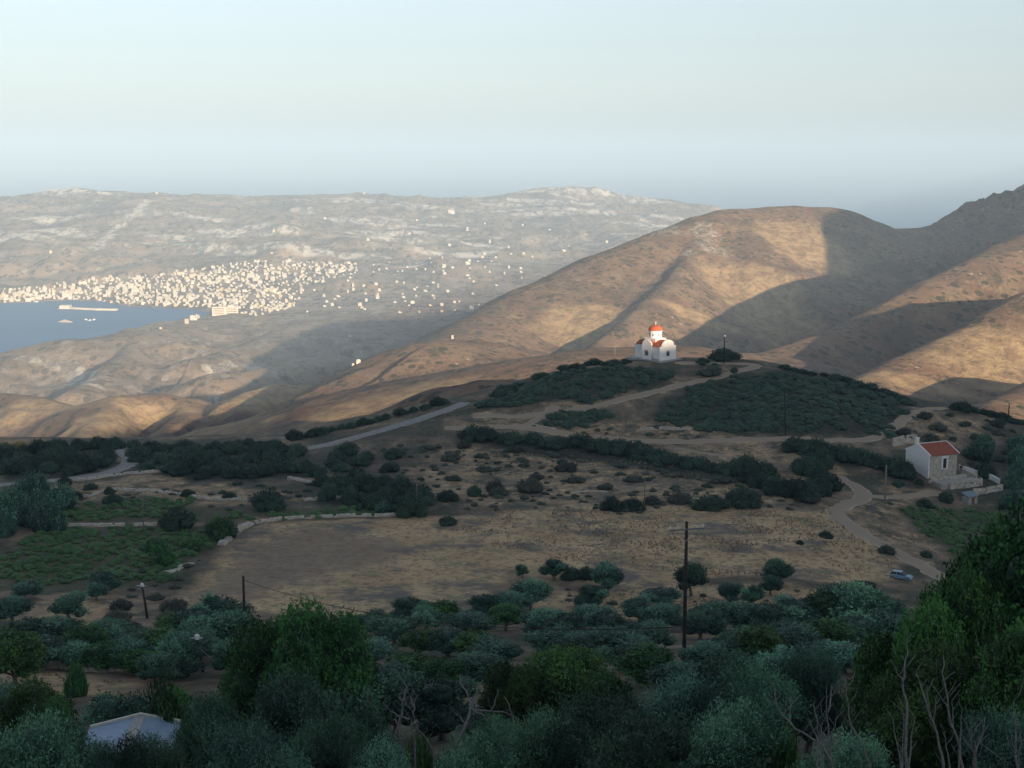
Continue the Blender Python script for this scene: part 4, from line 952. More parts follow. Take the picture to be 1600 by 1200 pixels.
# -- walls of stones
ST = random.Random(5)
def wall(pts, h, t, label, m=None, name='stone_wall', cat='stone wall', step=.55, world=False, group=None):
    q = pts if world else [hit(*p)[:2] for p in pts]
    mb = MB()
    for (a, b2) in zip(q[:-1], q[1:]):
        L = math.hypot(b2[0] - a[0], b2[1] - a[1]); n = max(1, int(L / step)); dx, dy = (b2[0] - a[0]) / L, (b2[1] - a[1]) / L
        for i in range(n):
            f = (i + .5) / n; x, y = a[0] + (b2[0] - a[0]) * f, a[1] + (b2[1] - a[1]) * f; z0 = gz(x, y)
            for lv in range(max(1, int(h / .35))):
                hh = .37; w = L / n * .55 * ST.uniform(.85, 1.15); tt = t / 2 * ST.uniform(.75, 1.2) * (1 - .1 * lv)
                if lv and ST.random() < .13: continue
                z = z0 - .2 + lv * .35 + ST.uniform(-.04, .04); pts3 = []
                for k, (u, v, e) in enumerate(((-w, -tt, 0), (w, -tt, 0), (w, tt, 0), (-w, tt, 0), (-w * .85, -tt * .8, hh), (w * .85, -tt * .8, hh), (w * .85, tt * .8, hh), (-w * .85, tt * .8, hh))):
                    u += ST.uniform(-.05, .05); v += ST.uniform(-.05, .05); pts3.append((x + dx * u - dy * v, y + dy * u + dx * v, z + e + ST.uniform(-.05, .05)))
                mb.poly(pts3, [(3, 2, 1, 0), (4, 5, 6, 7), (0, 1, 5, 4), (1, 2, 6, 5), (2, 3, 7, 6), (3, 0, 4, 7)])
    return tag(mb.build(name, m or stone_m), label, cat, group)
wall([(398,818),(440,812),(500,809),(560,807),(620,806),(650,805)], 1.0, .9, 'dry stone wall along the upper edge of the brown field')
wall([(92,823),(140,822),(190,822),(245,821)], .9, .8, 'dry stone wall between the two green crop strips')
wall([(90,780),(135,777),(175,766),(225,768),(270,772),(320,780),(385,782)], .9, .8, 'winding dry stone wall above the left crop strip')
wall([(475,783),(510,779),(550,779)], .8, .7, 'short dry stone wall right of the round dark tree')
wall([(115,752),(165,746),(200,741),(275,737)], .8, .7, 'dry stone wall on the upper side of the left road bend')
wall([(452,748),(470,752),(495,757)], 1.0, 1.0, 'pale short stone wall in the middle of the left thicket')
wall([(0,1045),(50,1043),(100,1045),(140,1049),(180,1050)], .7, .7, 'low stone wall behind the dry grass patch at lower left')
wall([(345,852),(362,838),(376,826),(392,820)], .9, 1.6, 'heap of pale stones at the upper left field corner', name='stone_heap', cat='stones')
wall([(262,895),(285,885),(300,880)], .6, 1.6, 'scattered pale stones at the lower left field corner', name='stone_heap', cat='stones')
wall([(890,770),(920,767),(950,769)], .5, .6, 'low grey stone terrace above the joined dark bushes')
wall([(830,663),(850,667),(870,670)], .6, .7, 'pale stones beside the fork of the chapel tracks', name='stone_heap', cat='stones')
wall([(1000,672),(1040,670),(1080,672)], .9, .8, 'rough stone bank above the hill foot track')
wall([(1395,697),(1412,693),(1432,692)], 2.4, .7, 'stone wall beside the dirt road behind the house')
# terraces in front of the house
def wpt(u, v): return (hx + u * math.cos(R(23.5)) - v * math.sin(R(23.5)), hy + u * math.sin(R(23.5)) + v * math.cos(R(23.5)))
wall([wpt(-1, -1.5), wpt(4, -1.8), wpt(9, -1.6)], 1.4, .6, 'upper terrace wall directly under the stone house front', world=True)
wall([wpt(1.5, -5.2), wpt(6, -5.4), wpt(10.5, -5.0)], 2.0, .6, 'middle terrace wall below the stone house', world=True)
wall([wpt(3, -9), wpt(8, -9.2), wpt(13, -8.5)], 1.4, .6, 'lowest terrace wall below the stone house', world=True)
wall([wpt(10.5, -5), wpt(10.7, -2), wpt(10.3, 1.2)], 1.6, .6, 'side terrace wall right of the stone house', world=True)
for u0, v0, u1, v1, zz, lb in ((-.5, -5.0, 10.3, -1.9, 1.15, 'grey paved terrace under the house front'),):
    o = MB(); o.box(u0, u1, v0, v1, -3, zz - .2); t_ = o.build('terrace', W_conc); t_.location = (hx, hy, gz(hx, hy) - .9); t_.rotation_euler = (0, 0, R(23.5)); tag(t_, lb, 'terrace')
q = [wpt(11.5, 3.5), wpt(12.3, 1.5), wpt(13.6, -.8), wpt(15.0, -3.0), wpt(15.0, -5.5)]
pv_ = MB()
for a, b2 in zip(q[:-1], q[1:]):
    L = math.hypot(b2[0] - a[0], b2[1] - a[1]); nx_, ny_ = -(b2[1] - a[1]) / L * .2, (b2[0] - a[0]) / L * .2; za, zb_ = gz(*a), gz(*b2)
    pv_.poly([(a[0] - nx_, a[1] - ny_, za - 1), (b2[0] - nx_, b2[1] - ny_, zb_ - 1), (b2[0] + nx_, b2[1] + ny_, zb_ - 1), (a[0] + nx_, a[1] + ny_, za - 1),
              (a[0] - nx_, a[1] - ny_, za + 1.1), (b2[0] - nx_, b2[1] - ny_, zb_ + 1.1), (b2[0] + nx_, b2[1] + ny_, zb_ + 1.1), (a[0] + nx_, a[1] + ny_, za + 1.1)],
             [(3, 2, 1, 0), (4, 5, 6, 7), (0, 1, 5, 4), (1, 2, 6, 5), (2, 3, 7, 6), (3, 0, 4, 7)])
tag(pv_.build('parapet', W_white), 'white curved parapet wall right of the stone house', 'wall')
# yard things
def small(name, mb, m, px, py, rz_, label, cat, up=0, D=None):
    p = hit(px, py) if D is None else P(px, py, D); o = mb.build(name, m); o.location = (p[0], p[1], gz(p[0], p[1]) + up); o.rotation_euler = (0, 0, rz_); return tag(o, label, cat)
sp = hit(1515, 786); sh = empty('shed', (sp[0], sp[1], gz(sp[0], sp[1])), R(30), 'small lean-to shed with blue grey roof below the house terraces', 'shed')
MB().box(-1.3, 1.3, -.9, .9, -1, 1.5).build('wall', W_conc, sh)
MB().poly([(-1.5, -1.1, 1.55), (1.5, -1.1, 1.55), (1.5, 1.1, 2.2), (-1.5, 1.1, 2.2), (-1.5, -1.1, 1.63), (1.5, -1.1, 1.63), (1.5, 1.1, 2.28), (-1.5, 1.1, 2.28)], [(3, 2, 1, 0), (4, 5, 6, 7), (0, 1, 5, 4), (1, 2, 6, 5), (2, 3, 7, 6), (3, 0, 4, 7)]).build('roof', plain('blue_grey_sheet', (.16, .21, .26), rough=.6), sh)
MB().box(-.4, .4, -.94, -.905, 0, 1.4).build('door', W_frame, sh)
pot = lambda r, h: MB().lathe([(r * .7, 0), (r, h * .8), (r * 1.12, h * .82), (r * 1.12, h)], 12)
for px, py, lb, r in ((1490,733,'terracotta planter left on the upper house terrace',.4),(1503,735,'terracotta planter right on the upper house terrace',.4),(1471,728,'planter below the white framed window',.35)):
    e = hit(px, py); pe = empty('planter', (e[0], e[1], gz(e[0], e[1]) - .05), 0, lb, 'planter')
    pot(r, .6).build('pot', W_redd, pe)
    c_ = bpy.data.objects.new('plant', PROTO['greenshrub'][0][0]); sc.collection.objects.link(c_); c_.parent = pe; c_.location = (0, 0, .55); c_.scale = (.8, .8, .9)
small('water_tank', MB().lathe([(.7, 0), (.72, 1.1), (.5, 1.3), (.15, 1.38)], 16), plain('blue_plastic', (.20, .42, .62), rough=.5), 1457, 741, 0, 'blue water tank at the foot of the stone house corner', 'tank')
small('table', MB().box(-.9, .9, -.5, .5, .7, .78).box(-.8, -.7, -.4, .4, 0, .7).box(.7, .8, -.4, .4, 0, .7), plain('blue_paint', (.14, .30, .48)), 1478, 739, R(23.5), 'blue table on the terrace in front of the house', 'table')
# hut with pale blue roof in the lower left
Rb = np.array(P(220, 1118, 90)); Lb = np.array(P(141, 1138, 87.6)); Rr = np.array(P(284, 1129, 92)); fw = np.array(P(196, 1156, 84.0)) - Rb; fw[2] = 0
hut = empty('hut', tuple(Rb * [1, 1, 0] + [0, 0, gz(Rb[0], Rb[1] - 4)]), 0, 'hut with low pitched blue grey metal roof among the trees at lower left', 'hut')
O_ = np.array(hut.location)
def slab(a, b_, c_, d_, t): 
    p = [np.array(q) - O_ for q in (a, b_, c_, d_)]; return MB().poly([*p, *[q + [0, 0, t] for q in p]], [(3, 2, 1, 0), (4, 5, 6, 7), (0, 1, 5, 4), (1, 2, 6, 5), (2, 3, 7, 6), (3, 0, 4, 7)])
bluer = plain('blue_grey_roof', (.20, .29, .40), (.27, .36, .46), 1.5, .5); 
slab(Lb, Rb, Rb + fw, Lb + fw, .08).build('roof_slope', bluer, hut); slab(Rb + [.02, 0, 0], Rr, Rr + fw, Rb + fw + [.02, 0, 0], .08).build('roof_slope', bluer, hut)
n1 = (Rb - Lb) / np.linalg.norm(Rb - Lb); n2 = (Rr - Rb) / np.linalg.norm(Rr - Rb); up = np.array([0, 0, .09]); fu = fw / np.linalg.norm(fw)
slab(Rb + up - n1 * .45, Rb + up + n2 * .4, Rb + fw + up + n2 * .4, Rb + fw + up - n1 * .45, .07).build('ridge_cap', W_conc, hut)
ed = slab(Lb + up, Rb + up, Rb + up + fu * .2, Lb + up + fu * .2, .14); q = slab(Rb + up, Rr + up, Rr + up + fu * .2, Rb + up + fu * .2, .14); ed.poly(q.v, q.f); ed.build('roof_edging', plain('cream_edging', (.5, .5, .42)), hut)
wl = MB()
A_, B_, C_, D_ = [np.array(p) - O_ for p in (Lb + fu * .3 + n1 * .3, Rr + fu * .3 - n2 * .3, Rr + fw - fu * .3 - n2 * .3, Lb + fw - fu * .3 + n1 * .3)]
bz = -1.0
wl.poly([(*A_[:2], bz), (*B_[:2], bz), (*C_[:2], bz), (*D_[:2], bz), (*A_[:2], A_[2] - .05), (*B_[:2], B_[2] - .3), (*C_[:2], C_[2] - .3), (*D_[:2], D_[2] - .05)], [(3, 2, 1, 0), (4, 5, 6, 7), (0, 1, 5, 4), (1, 2, 6, 5), (2, 3, 7, 6), (3, 0, 4, 7)])
wl.build('wall', W_white, hut)
# -- poles
W_old2 = plain('dull_steel', (.10, .11, .12), (.16, .17, .18), rough=.6)
def pole(px, top, D, r, label, arm=0, arm_rz=0, lamp=False, brace=None, dx=0, m=None, clamp=False, grp=None):
    x, y, zt = P(px, top, D); z0 = gz(x, y); h = zt - z0
    e = empty('utility_pole' if not lamp else 'lamp_pole', (x, y, z0), 0, label, 'utility pole' if not lamp else 'lamp pole', grp)
    V, Fc = tube([[(dx, 0, -.8, r * 1.25), (dx * .5, 0, h * .5, r * 1.1), (0, 0, h, r * .85)]], 10); link_mesh('shaft', V, Fc, m or W_wood, e, smooth=True)
    if arm:
        a = MB().box(-arm / 2, arm / 2, -.06, .06, h - .60, h - .50).build('crossarm', W_old2, e); a.location = (0, -r, 0); a.rotation_euler = (0, 0, arm_rz)
        for k in (-.47, -.25, .25, .47):
            i_ = MB().lathe([(.03, h - .48), (.03, h - .4), (.07, h - .38), (.08, h - .3), (.04, h - .24)], 8, (k * arm, 0)).build('insulator', W_ceram, e); i_.location = (0, -r, 0); i_.rotation_euler = (0, 0, arm_rz)
        V, Fc = tube([[(-.1, -r - .04, h - 1.5, .02), (.5, -r - .04, h - .7, .02)]], 5); link_mesh('brace', V, Fc, W_steel, e)
    if clamp:
        MB().lathe([(.1, h - .1), (.22, h - .05), (.24, h + .3), (.12, h + .42)], 8).box(-.7, .5, -.03, .03, h + .05, h + .12).build('insulator', W_ceram, e)
    if lamp:
        V, Fc = tube([[(0, 0, h, .05), (0, -.2, h + .35, .04), (0, -.7, h + .5, .04)]], 6); link_mesh('arm', V, Fc, W_steel, e)
        MB().box(-.2, .2, -1.2, -.5, h + .4, h + .62).build('lamp_head', W_ceram, e)
    if brace:
        V, Fc = tube([[(0, 0, h * .75, .03), (brace, -.3, h * .28, .03), (.15, -.2, h * .1, .09)]], 6); link_mesh('stay', V, Fc, W_steel, e)
    return e, (x, y, zt)
W_old = plain('old_grey_wood', (.13, .115, .095), (.2, .18, .15))
e1, t1 = pole(1073, 815, 99, .125, 'tall dark wooden pole with a crossarm standing in the olives', arm=2.7, arm_rz=R(14))
e2, t2 = pole(380, 900, 165, .16, 'dark pole at the lower left edge of the brown field carrying the cable', dx=0)
e3, t3 = pole(222, 916, 182, .15, 'leaning dark pole with a white top fitting on the stony bank', dx=.6, clamp=True)
e4, t4 = pole(308, 998, 126, .12, 'braced pole with white fittings at the lower left', brace=2.0, clamp=True, dx=.5)
e5, t5 = pole(1132, 527, 373, .14, 'lamp pole on the hilltop right of the chapel', lamp=True)
e6, t6 = pole(1226, 610, 322, .14, 'thin pole in front of the scrub right of the chapel hill track', dx=.6)
e7, t7 = pole(1385, 727, 273, .14, 'pale pole at the fork of the dirt track left of the house', m=plain('weathered_wood', (.22, .19, .15)))
e8, t8 = pole(1008, 730, 262, .08, 'thin pale pole behind the joined dark bushes', m=W_old)
e9, t9 = pole(651, 745, 258, .09, 'thin pole standing before the bush dome at the field wall', m=W_old)
e10, t10 = pole(1577, 630, 354, .14, 'pole on the skyline near the right edge')
e11, t11 = pole(961, 541, 371, .05, 'slender post left of the chapel', m=W_steel)
e12, t12 = pole(222, 768, 240, .08, 'thin pole rising from the upper left crop strip', m=W_old)
def cable(a, b_, sag, label, r=.025, group=None):
    pts = []
    for i in range(25):
        t = i / 24; pts.append((a[0] + (b_[0] - a[0]) * t, a[1] + (b_[1] - a[1]) * t, a[2] + (b_[2] - a[2]) * t - sag * 4 * t * (1 - t), r))
    V, Fc = tube([pts], 5); return tag(link_mesh('cable', V, Fc, W_wood), label, 'cable', group)
tm = P(1073, 979, 99)
cable((t2[0], t2[1], t2[2] - .5), tm, 2.2, 'dark cable sagging across the brown field from the left pole', .035)
ap = np.array([t1[0], t1[1] - .15, t1[2] - .3])
cable(tuple(ap + [1.3, .3, 0]), (95, 330, 330), 3.5, 'thin wire running from the crossarm towards the hill', .008)
# -- parked car
kx, ky, kz = hit(1408, 905)
car = empty('car', (kx, ky, gz(kx, ky)), math.atan2(-.55, .84), 'light blue hatchback parked at the track end beside the big green tree', 'car')
paint, nt, bs = mat('blue_car_paint'); bs.inputs['Base Color'].default_value = (.19, .30, .38, 1); bs.inputs['Roughness'].default_value = .3
car.scale = (.9, .9, .9)
rub = plain('tyre_rubber', (.02, .02, .02)); 
def body_loft(st, m, name, parent):
    mb = MB(); n = len(st[0][1]); b = len(mb.v)
    for x, ring in st: mb.v += [(x, y, z) for y, z in ring]
    for i in range(len(st) - 1):
        for k in range(n): mb.f.append((i * n + k, i * n + (k + 1) % n, (i + 1) * n + (k + 1) % n, (i + 1) * n + k)); mb.m.append(0)
    mb.f.append(tuple(range(n))[::-1]); mb.m.append(0); mb.f.append(tuple((len(st) - 1) * n + k for k in range(n))); mb.m.append(0)
    return mb.build(name, m, parent, smooth=False)
def ring(w, z0, z1): return [(-w * .9, z0), (w * .9, z0), (w, z0 + .12), (w, z1 - .12), (w * .93, z1), (-w * .93, z1), (-w, z1 - .12), (-w, z0 + .12)]
body_loft([(-1.95, ring(.72, .35, .80)), (-1.88, ring(.79, .25, .92)), (-1.2, ring(.82, .22, .95)), (.5, ring(.82, .22, .95)), (1.2, ring(.81, .22, .88)), (1.85, ring(.77, .25, .75)), (1.97, ring(.70, .33, .62))], paint, 'body', car)
def ring2(w, z0, w2, z1): return [(-w, z0), (w, z0), (w2, z1), (-w2, z1)]
body_loft([(-1.85, ring2(.74, .90, .70, .93)), (-1.45, ring2(.76, .90, .62, 1.38)), (.1, ring2(.76, .90, .62, 1.40)), (.95, ring2(.74, .88, .68, .93))], W_glass, 'window', car)
body_loft([(-1.5, ring2(.66, 1.36, .60, 1.43)), (-.6, ring2(.67, 1.385, .60, 1.47)), (.15, ring2(.66, 1.38, .60, 1.44))], paint, 'roof', car)
MB().box(-.72, -.62, -.755, .755, .93, 1.385, taper=.0).build('pillar', paint, car)
for x in (-1.25, 1.25):
    for y in (-.78, .78):
        w = MB().lathe([(.2, -.1), (.3, -.1), (.3, .1), (.2, .1)], 16).build('wheel', rub, car); w.location = (x, y, .3); w.rotation_euler = (math.pi / 2, 0, 0)
        hb = MB().lathe([(.17, -.11), (.17, .11)], 10).build('rim', W_steel, w)
for y in (-.55, .55):
    h_ = MB().box(1.88, 1.96, y - .16, y + .16, .55, .70).build('headlight', W_ceram, car)
    t_ = MB().box(-1.94, -1.87, y - .12, y + .12, .62, .82).build('taillight', W_red, car)
# -- dead trees: bleached limbs
def dead_tree(D, strands, label, r=.09, seed=0):
    g = random.Random(seed); base = strands[0][0]; x0, y0, _ = P(base[0], base[1], D); z0 = gz(x0, y0)
    e = empty('dead_tree', (x0, y0, z0), 0, label, 'dead tree')
    for k, st in enumerate(strands):
        rr_ = r * .62 if k == 0 else r * .34; dd = D + (0 if k == 0 else g.uniform(-.2, .2)); n = len(st); pts = []
        sx_ = g.uniform(-.12, .12)
        for i, (a, c_) in enumerate(st):
            p = P(a, c_, dd + sx_ * i + g.uniform(-.06, .06)); pts.append((p[0] - x0, p[1] - y0, p[2] - z0, rr_ * (1 - .75 * i / max(n - 1, 1))))
        if st[0][1] > 1150:
            gx_, gy_ = pts[0][0], pts[0][1]; pts = [(gx_ * 1.0, gy_, -.4, rr_ * 1.35)] + pts
        fine = []
        for i in range(len(pts) - 1):
            for t in (0, .5):
                q = [pts[i][j] + (pts[i + 1][j] - pts[i][j]) * t for j in range(4)]
                if t: q[0] += g.uniform(-.04, .04); q[2] += g.uniform(-.04, .04)
                fine.append(tuple(q))
        fine.append(pts[-1]); tw_ = []
        for q in fine[2:]:
            if g.random() < .55:
                s_ = g.choice((-1, 1)); l_ = g.uniform(.15, .5); tw_.append([(q[0], q[1], q[2], .011), (q[0] + s_ * l_ * .35, q[1], q[2] + l_ * .5, .008), (q[0] + s_ * l_ * g.uniform(.4, .9), q[1], q[2] + l_ * g.uniform(.8, 1.3), .004)])
        V, Fc = tube([fine] + tw_, 6); link_mesh('trunk' if k == 0 else 'limb', V, Fc, dead, e, smooth=True)
    return e
dead_tree(47, [[(608,1180),(618,1150),(624,1132),(628,1116),(629,1100),(622,1090)],[(629,1100),(632,1082),(636,1074),(626,1060),(620,1050)],[(678,1178),(668,1156),(654,1142),(648,1126),(642,1108),(630,1100)],[(646,1120),(648,1108),(647,1098),(652,1088),(656,1084)],
 [(648,1158),(642,1140),(643,1124)],[(640,1124),(620,1118),(610,1112),(600,1100)],[(624,1132),(618,1124),(612,1126)],[(648,1108),(644,1096),(641,1088)]], 'forked bleached dead tree at the bottom left of centre', .11, 1)
dead_tree(48, [[(720,1152),(726,1138),(732,1122),(734,1106),(736,1094),(728,1078),(720,1068),(719,1054)],[(736,1094),(744,1086),(746,1078)],[(734,1107),(756,1110),(786,1112),(798,1118),(818,1132)],[(768,1109),(774,1092),(778,1076)],[(728,1134),(718,1118),(709,1112)],[(740,1110),(754,1116),(766,1130)],[(800,1118),(795,1100),(788,1088)]],
 'leaning bleached dead tree with a long right limb', .11, 2)
dead_tree(35, [[(1300,1200),(1295,1185),(1285,1164),(1264,1151),(1241,1138),(1223,1118),(1212,1095),(1209,1074)],[(1285,1164),(1277,1141),(1273,1110),(1273,1095)],[(1298,1167),(1295,1138),(1291,1113),(1291,1072)],[(1294,1113),(1298,1090),(1300,1069)],[(1299,1158),(1305,1135),(1308,1118)],[(1278,1156),(1270,1140),(1264,1123)],[(1236,1132),(1235,1110),(1234,1087)],[(1288,1166),(1283,1142),(1285,1128)],[(1300,1196),(1298,1180),(1298,1167)]],
 'arching bare branch sweeping left at the bottom right', .07, 3)
dead_tree(34, [[(1360,1195),(1349,1164),(1336,1143),(1326,1118),(1322,1087),(1321,1067)],[(1346,1190),(1338,1165),(1330,1145)]], 'curved bare sprout right of the arching branch', .05, 4)
dead_tree(33, [[(1417,1197),(1416,1150),(1417,1123),(1417,1095),(1410,1067),(1413,1046),(1419,1020),(1418,1000)],[(1410,1067),(1404,1056),(1400,1044)],[(1408,1198),(1401,1160),(1395,1123)],[(1410,1199),(1411,1150),(1410,1108)],[(1420,1198),(1424,1150),(1430,1122)]], 'tallest bare upright dead trunk among the sprouts at lower right', .065, 5)
dead_tree(34, [[(1474,1195),(1467,1164),(1459,1131),(1449,1103),(1439,1074),(1431,1049)],[(1458,1131),(1461,1110),(1462,1090)],[(1452,1110),(1449,1090),(1448,1070)]], 'slanting dead stem right of the tallest bare trunk', .06, 6)
dead_tree(33, [[(1504,1197),(1500,1167),(1492,1144),(1482,1110),(1478,1077),(1472,1051),(1474,1023)],[(1494,1150),(1489,1120),(1487,1095)],[(1500,1165),(1502,1135),(1504,1108)],[(1484,1198),(1478,1165),(1475,1140)],[(1482,1110),(1473,1095),(1468,1085)]], 'dead multi stemmed trunk in front of the dark green trees', .06, 7)
dead_tree(33, [[(1524,1196),(1526,1167),(1536,1146),(1539,1120)],[(1524,1158),(1549,1174),(1582,1197)],[(1524,1180),(1516,1155),(1510,1130)],[(1521,1190),(1518,1160),(1517,1128)]], 'broken dead branch leaning down to the right near the corner', .05, 8)
dead_tree(32, [[(1590,1199),(1587,1159),(1587,1128),(1583,1097)],[(1592,1199),(1596,1160),(1594,1125)]], 'bare sprout at the right edge of the bottom', .045, 9)
# ------------------------------------------------------------------ the bay town and far buildings
town_w = plain('town_plaster', (.44, .41, .34), (.62, .60, .53), .03, lo=.4, hi=.6); town_c = plain('town_cream', (.52, .42, .28), (.62, .52, .38), .05); town_g = plain('town_glass', (.10, .11, .12))
TB = []
for k in range(10):
    g = random.Random(40 + k); w, d_, h_ = g.uniform(9, 17), g.uniform(8, 13), g.choice([6, 7, 9, 9, 12]); mb = MB()
    mb.box(-w / 2, w / 2, -d_ / 2, d_ / 2, -5, h_)
    mb.box(-w / 2, w / 2, -d_ / 2, -d_ / 2 + .3, h_ + .01, h_ + .9); mb.box(-w / 2, w / 2, d_ / 2 - .3, d_ / 2, h_ + .01, h_ + .9)
    if k % 2: mb.box(-2, 1.5, -1, 2, h_ + .02, h_ + 2.6)
    if k % 3 == 0: mb.box(w / 2 + .02, w / 2 + 4.5, -d_ / 2, d_ / 3, -5, h_ - 3)
    nfl = int(h_ // 3)
    for f in range(nfl):
        for j in range(int(w // 3)):
            x = -w / 2 + 1.6 + j * 3; mb.box(x - .5, x + .5, -d_ / 2 - .04, -d_ / 2 - .01, f * 3 + 1, f * 3 + 2.4, 1)
        for j in range(int(d_ // 3.2)):
            y = -d_ / 2 + 1.6 + j * 3.2
            for sx in (-1, 1): mb.box(sx * (w / 2 + .01), sx * (w / 2 + .015) + .03 * sx, y - .5, y + .5, f * 3 + 1, f * 3 + 2.4, 1) if not (k % 3 == 0 and sx == 1) else None
    o = mb.build('building', [town_c if k % 4 == 1 else town_w, town_g]); TB.append(o.data); bpy.data.objects.remove(o)
TG = random.Random(9)
def building(x, y, z, label, group, s=1.0, name='building'):
    o = bpy.data.objects.new(name, TG.choice(TB)); sc.collection.objects.link(o); o.location = (x, y, z); o.rotation_euler = (0, 0, TG.choice([0, 0, 1.57]) + TG.uniform(.1, .55)); o.scale = (s, s, s * TG.uniform(.85, 1.15))
    return tag(o, label, 'building', group)
def town(poly, n, label, group, seed, s=(.5, .9), mind=10, dmin=2700, stuff=None):
    g = random.Random(seed); P2 = np.array(poly, float); done = []
    x0, y0 = P2.min(0); x1, y1 = P2.max(0); tries = 0
    while len(done) < n and tries < n * 25:
        tries += 1; px, py = g.uniform(x0, x1), g.uniform(y0, y1)
        if poly_sd(np.array([px]), np.array([py]), P2)[0] > 0: continue
        p = hit(px, py, 520)
        if p is None or p[2] < .5 or p[1] < dmin or any((p[0] - a) ** 2 + (p[1] - b_) ** 2 < mind ** 2 for a, b_ in done): continue
        done.append((p[0], p[1]))
        if stuff is not None: stuff.append((p, g.uniform(*s), g.uniform(.1, .55) + g.choice((0, 1.57)), g.randrange(10))); continue
        building(p[0], p[1], p[2], label, group, g.uniform(*s))
town([(0,472),(0,458),(40,456),(70,446),(95,444),(140,458),(140,468),(90,468)], 36, 'cream flat roofed building on the left shore of the bay town', 'bay town, left shore', 1)
town([(120,470),(122,440),(170,432),(230,436),(262,452),(262,478),(180,474)], 62, 'pale flat roofed building in the harbour quarter of the bay town', 'bay town, harbour quarter', 2)
town([(264,478),(264,442),(300,426),(360,416),(400,412),(410,425),(400,450),(380,474),(330,480),(300,480)], 80, 'pale flat roofed building in the dense upper quarter of the bay town', 'bay town, upper quarter', 3)
town([(390,492),(380,475),(400,450),(415,420),(470,412),(565,412),(570,425),(500,432),(470,450),(470,470),(440,490)], 62, 'white building in the loose right quarter of the bay town', 'bay town, right quarter', 4, mind=17)
town([(470,440),(560,430),(640,410),(760,400),(800,405),(780,440),(760,470),(640,482),(540,485),(480,480)], 34, 'small white house scattered on the plain right of the bay town', 'houses on the plain', 5, s=(.4, .75), mind=40)
town([(560,490),(700,488),(775,470),(780,478),(720,486),(600,489)], 10, 'white house on the rim of the shaded plain', 'houses on the shaded plain rim', 6, s=(.4, .7), mind=30)
town([(0,400),(300,395),(500,340),(900,340),(1000,380),(800,400),(560,405),(300,408)], 14, 'tiny white house on the slope of the far peninsula', 'houses on the far peninsula', 7, s=(.5, .8), mind=80)
SB = []
town([(0,473),(0,452),(60,448),(95,442),(150,436),(230,430),(300,420),(400,408),(470,408),(560,412),(560,428),(480,445),(460,480),(400,494),(330,482),(262,479),(180,475),(110,468)], 900, '', '', 21, s=(.3, .58), mind=6, stuff=SB)
town([(470,440),(560,410),(640,400),(800,395),(900,380),(800,450),(760,472),(640,484),(480,488)], 60, '', '', 22, s=(.4, .7), mind=25, stuff=SB)
vs_, fs_, ms_ = [], [], []
for p, s_, a, k in SB:
    me = TB[k]; c_, q_ = math.cos(a), math.sin(a); b0 = len(vs_)
    vs_ += [(p[0] + s_ * (v.co.x * c_ - v.co.y * q_), p[1] + s_ * (v.co.x * q_ + v.co.y * c_), p[2] + s_ * v.co.z) for v in me.vertices]
    fs_ += [tuple(b0 + i for i in f.vertices) for f in me.polygons]; ms_ += [f.material_index for f in me.polygons]
o = link_mesh('small_buildings', vs_, fs_, town_w, mats=[town_w, town_g], fmat=ms_); tag(o, kind='stuff')
for px, py, s_, lb in ((338,628,8,'tiny white cube of a house on the bare low hills at the left'),(551,571,6,'left of two small white houses on the thin ridge'),(560,567,7,'right of two small white houses on the thin ridge'),(707,529,5,'small pale hut at the foot of the big brown hill'),
                       (292,505,9,'left white villa on the headland tip'),(300,500,10,'middle white villa on the headland tip'),(308,497,8,'right white villa on the headland tip'),(251,514,4,'tiny white house on the headland skyline'),(244,302,4,'white dot of a chapel on the far skyline'),(568,303,4,'white dot of a house on the middle of the far skyline'),
                       (704,333,6,'white house high on the far peninsula'),(79,395,6,'lone white house on the left far slope'),(546,526,5,'single white house on the shaded hill below the plain')):
    p = hit(px, py, 520)
    if p: building(*p, lb, None, s_ * p[1] / F / 12.5)
hp = hit(352, 491, 520)
if hp:
    ht = empty('hotel', (hp[0], hp[1], hp[2]), R(12), 'long pink hotel block with balconies at the shore end', 'hotel')
    MB().box(-28, 28, -8, 8, -5, 17).build('wall', plain('pinkish_plaster', (.74, .60, .48)), ht)
    for fl in range(4):
        for sx in (-1, 1): MB().box(sx * 14 - 12, sx * 14 + 12, -8.2, -8.01, fl * 4 + 1.2, fl * 4 + 3.2).build('balcony', town_g, ht)
    MB().box(6, 20, -4, 4, 17.01, 20).build('roof_house', town_w, ht)
# breakwater, islet and boats
bwp = [np.array(P(px, py, 350 / -float(ray(px, py)[1]))) for px, py in ((102, 482), (120, 483), (150, 484.5), (183, 485))]
mb = MB()
for a, b_ in zip(bwp[:-1], bwp[1:]):
    L = b_ - a; n_ = np.array([-L[1], L[0], 0]); n_ = n_ / np.linalg.norm(n_)
    mb.poly([a - n_ * 7 + [0, 0, -3], b_ - n_ * 7 + [0, 0, -3], b_ + n_ * 7 + [0, 0, -3], a + n_ * 7 + [0, 0, -3], a - n_ * 4 + [0, 0, 4], b_ - n_ * 4 + [0, 0, 4], b_ + n_ * 4 + [0, 0, 4], a + n_ * 4 + [0, 0, 4]], [(3, 2, 1, 0), (4, 5, 6, 7), (0, 1, 5, 4), (1, 2, 6, 5), (2, 3, 7, 6), (3, 0, 4, 7)])
a = bwp[0]; mb.box(a[0] - 12, a[0] + 14, a[1] - 12, a[1] + 12, -3, 8, taper=2)
tag(mb.build('breakwater', plain('breakwater_stone', (.5, .45, .38), (.66, .6, .5), .05)), 'pale harbour breakwater reaching left into the bay', 'breakwater')
ip = P(102, 503, 350 / -float(ray(102, 503)[1]))
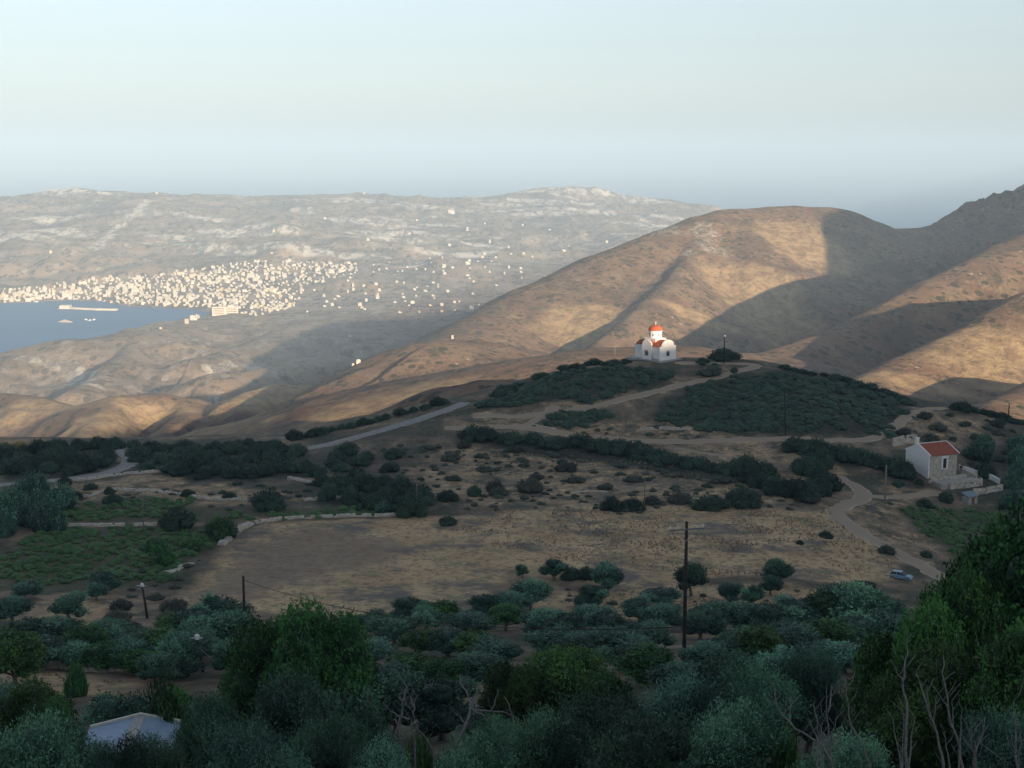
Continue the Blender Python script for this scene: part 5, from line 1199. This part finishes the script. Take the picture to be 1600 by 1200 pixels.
g_ = np.random.default_rng(3); uu, vv = np.meshgrid(np.linspace(0, 2 * math.pi, 25), np.linspace(0, 1, 7)); rr_ = 1 - vv; ww = 1 + .3 * fbm(np.cos(uu) * 2, np.sin(uu) * 2 + vv, 3, 5)
isl = link_mesh('islet', np.stack([(ip[0] + 19 * rr_ * ww * np.cos(uu)).ravel(), (ip[1] + 12 * rr_ * ww * np.sin(uu)).ravel(), (-1.5 + 6.5 * vv ** .7 * ww).ravel()], 1), grid_faces(25, 7), plain('pale_rock', (.42, .36, .30), (.56, .5, .42), .1)); tag(isl, kind='structure')
hull = plain('white_hull', (.78, .78, .78), rough=.4)
for k, (px, py, lb) in enumerate(((134,500,'left of three small white boats moored in the bay'),(141,501,'middle of three small white boats moored in the bay'),(147,500,'right of three small white boats moored in the bay'),(164,471,'small white boat near the harbour shore'),(57,472,'small white boat off the left shore'))):
    q = P(px, py, 350 / -float(ray(px, py)[1])); bt = empty('boat', (q[0], q[1], 0), TG.uniform(0, 3), lb, 'boat', 'boats moored in the bay')
    MB().poly([(-5, -1.5, -.4), (3, -1.5, -.4), (6, 0, -.3), (3, 1.5, -.4), (-5, 1.5, -.4), (-5.2, -1.8, 1.2), (3, -1.8, 1.3), (6.8, 0, 1.7), (3, 1.8, 1.3), (-5.2, 1.8, 1.2)], [(4, 3, 2, 1, 0), (5, 6, 7, 8, 9), (0, 1, 6, 5), (1, 2, 7, 6), (2, 3, 8, 7), (3, 4, 9, 8), (4, 0, 5, 9)]).build('hull', hull, bt)
    MB().box(-2, 1.5, -1, 1, 1.35, 2.9, taper=.25).build('cabin', hull, bt)
# ------------------------------------------------------------------ haze
hz_m = bpy.data.materials.new('haze_air'); hz_m.use_nodes = True; nt = hz_m.node_tree; nt.nodes.clear()
ho = N(nt, 'ShaderNodeOutputMaterial'); pv = N(nt, 'ShaderNodeVolumePrincipled')
pv.inputs['Color'].default_value = (.55, .77, 1.0, 1); pv.inputs['Density'].default_value = HAZE_DENSITY; pv.inputs['Anisotropy'].default_value = -0.15
nt.links.new(pv.outputs[0], ho.inputs['Volume'])
zb, zt, rb = -70.0, 640.0, 151000.0
hv = [(x * rb, y * rb, z) for z in (zb, zt) for y in (-1, 1) for x in (-1, 1)]
haze = link_mesh('haze', hv, [(0, 2, 3, 1), (4, 5, 7, 6), (0, 1, 5, 4), (2, 6, 7, 3), (0, 4, 6, 2), (1, 3, 7, 5)], hz_m)
tag(haze, kind='stuff')
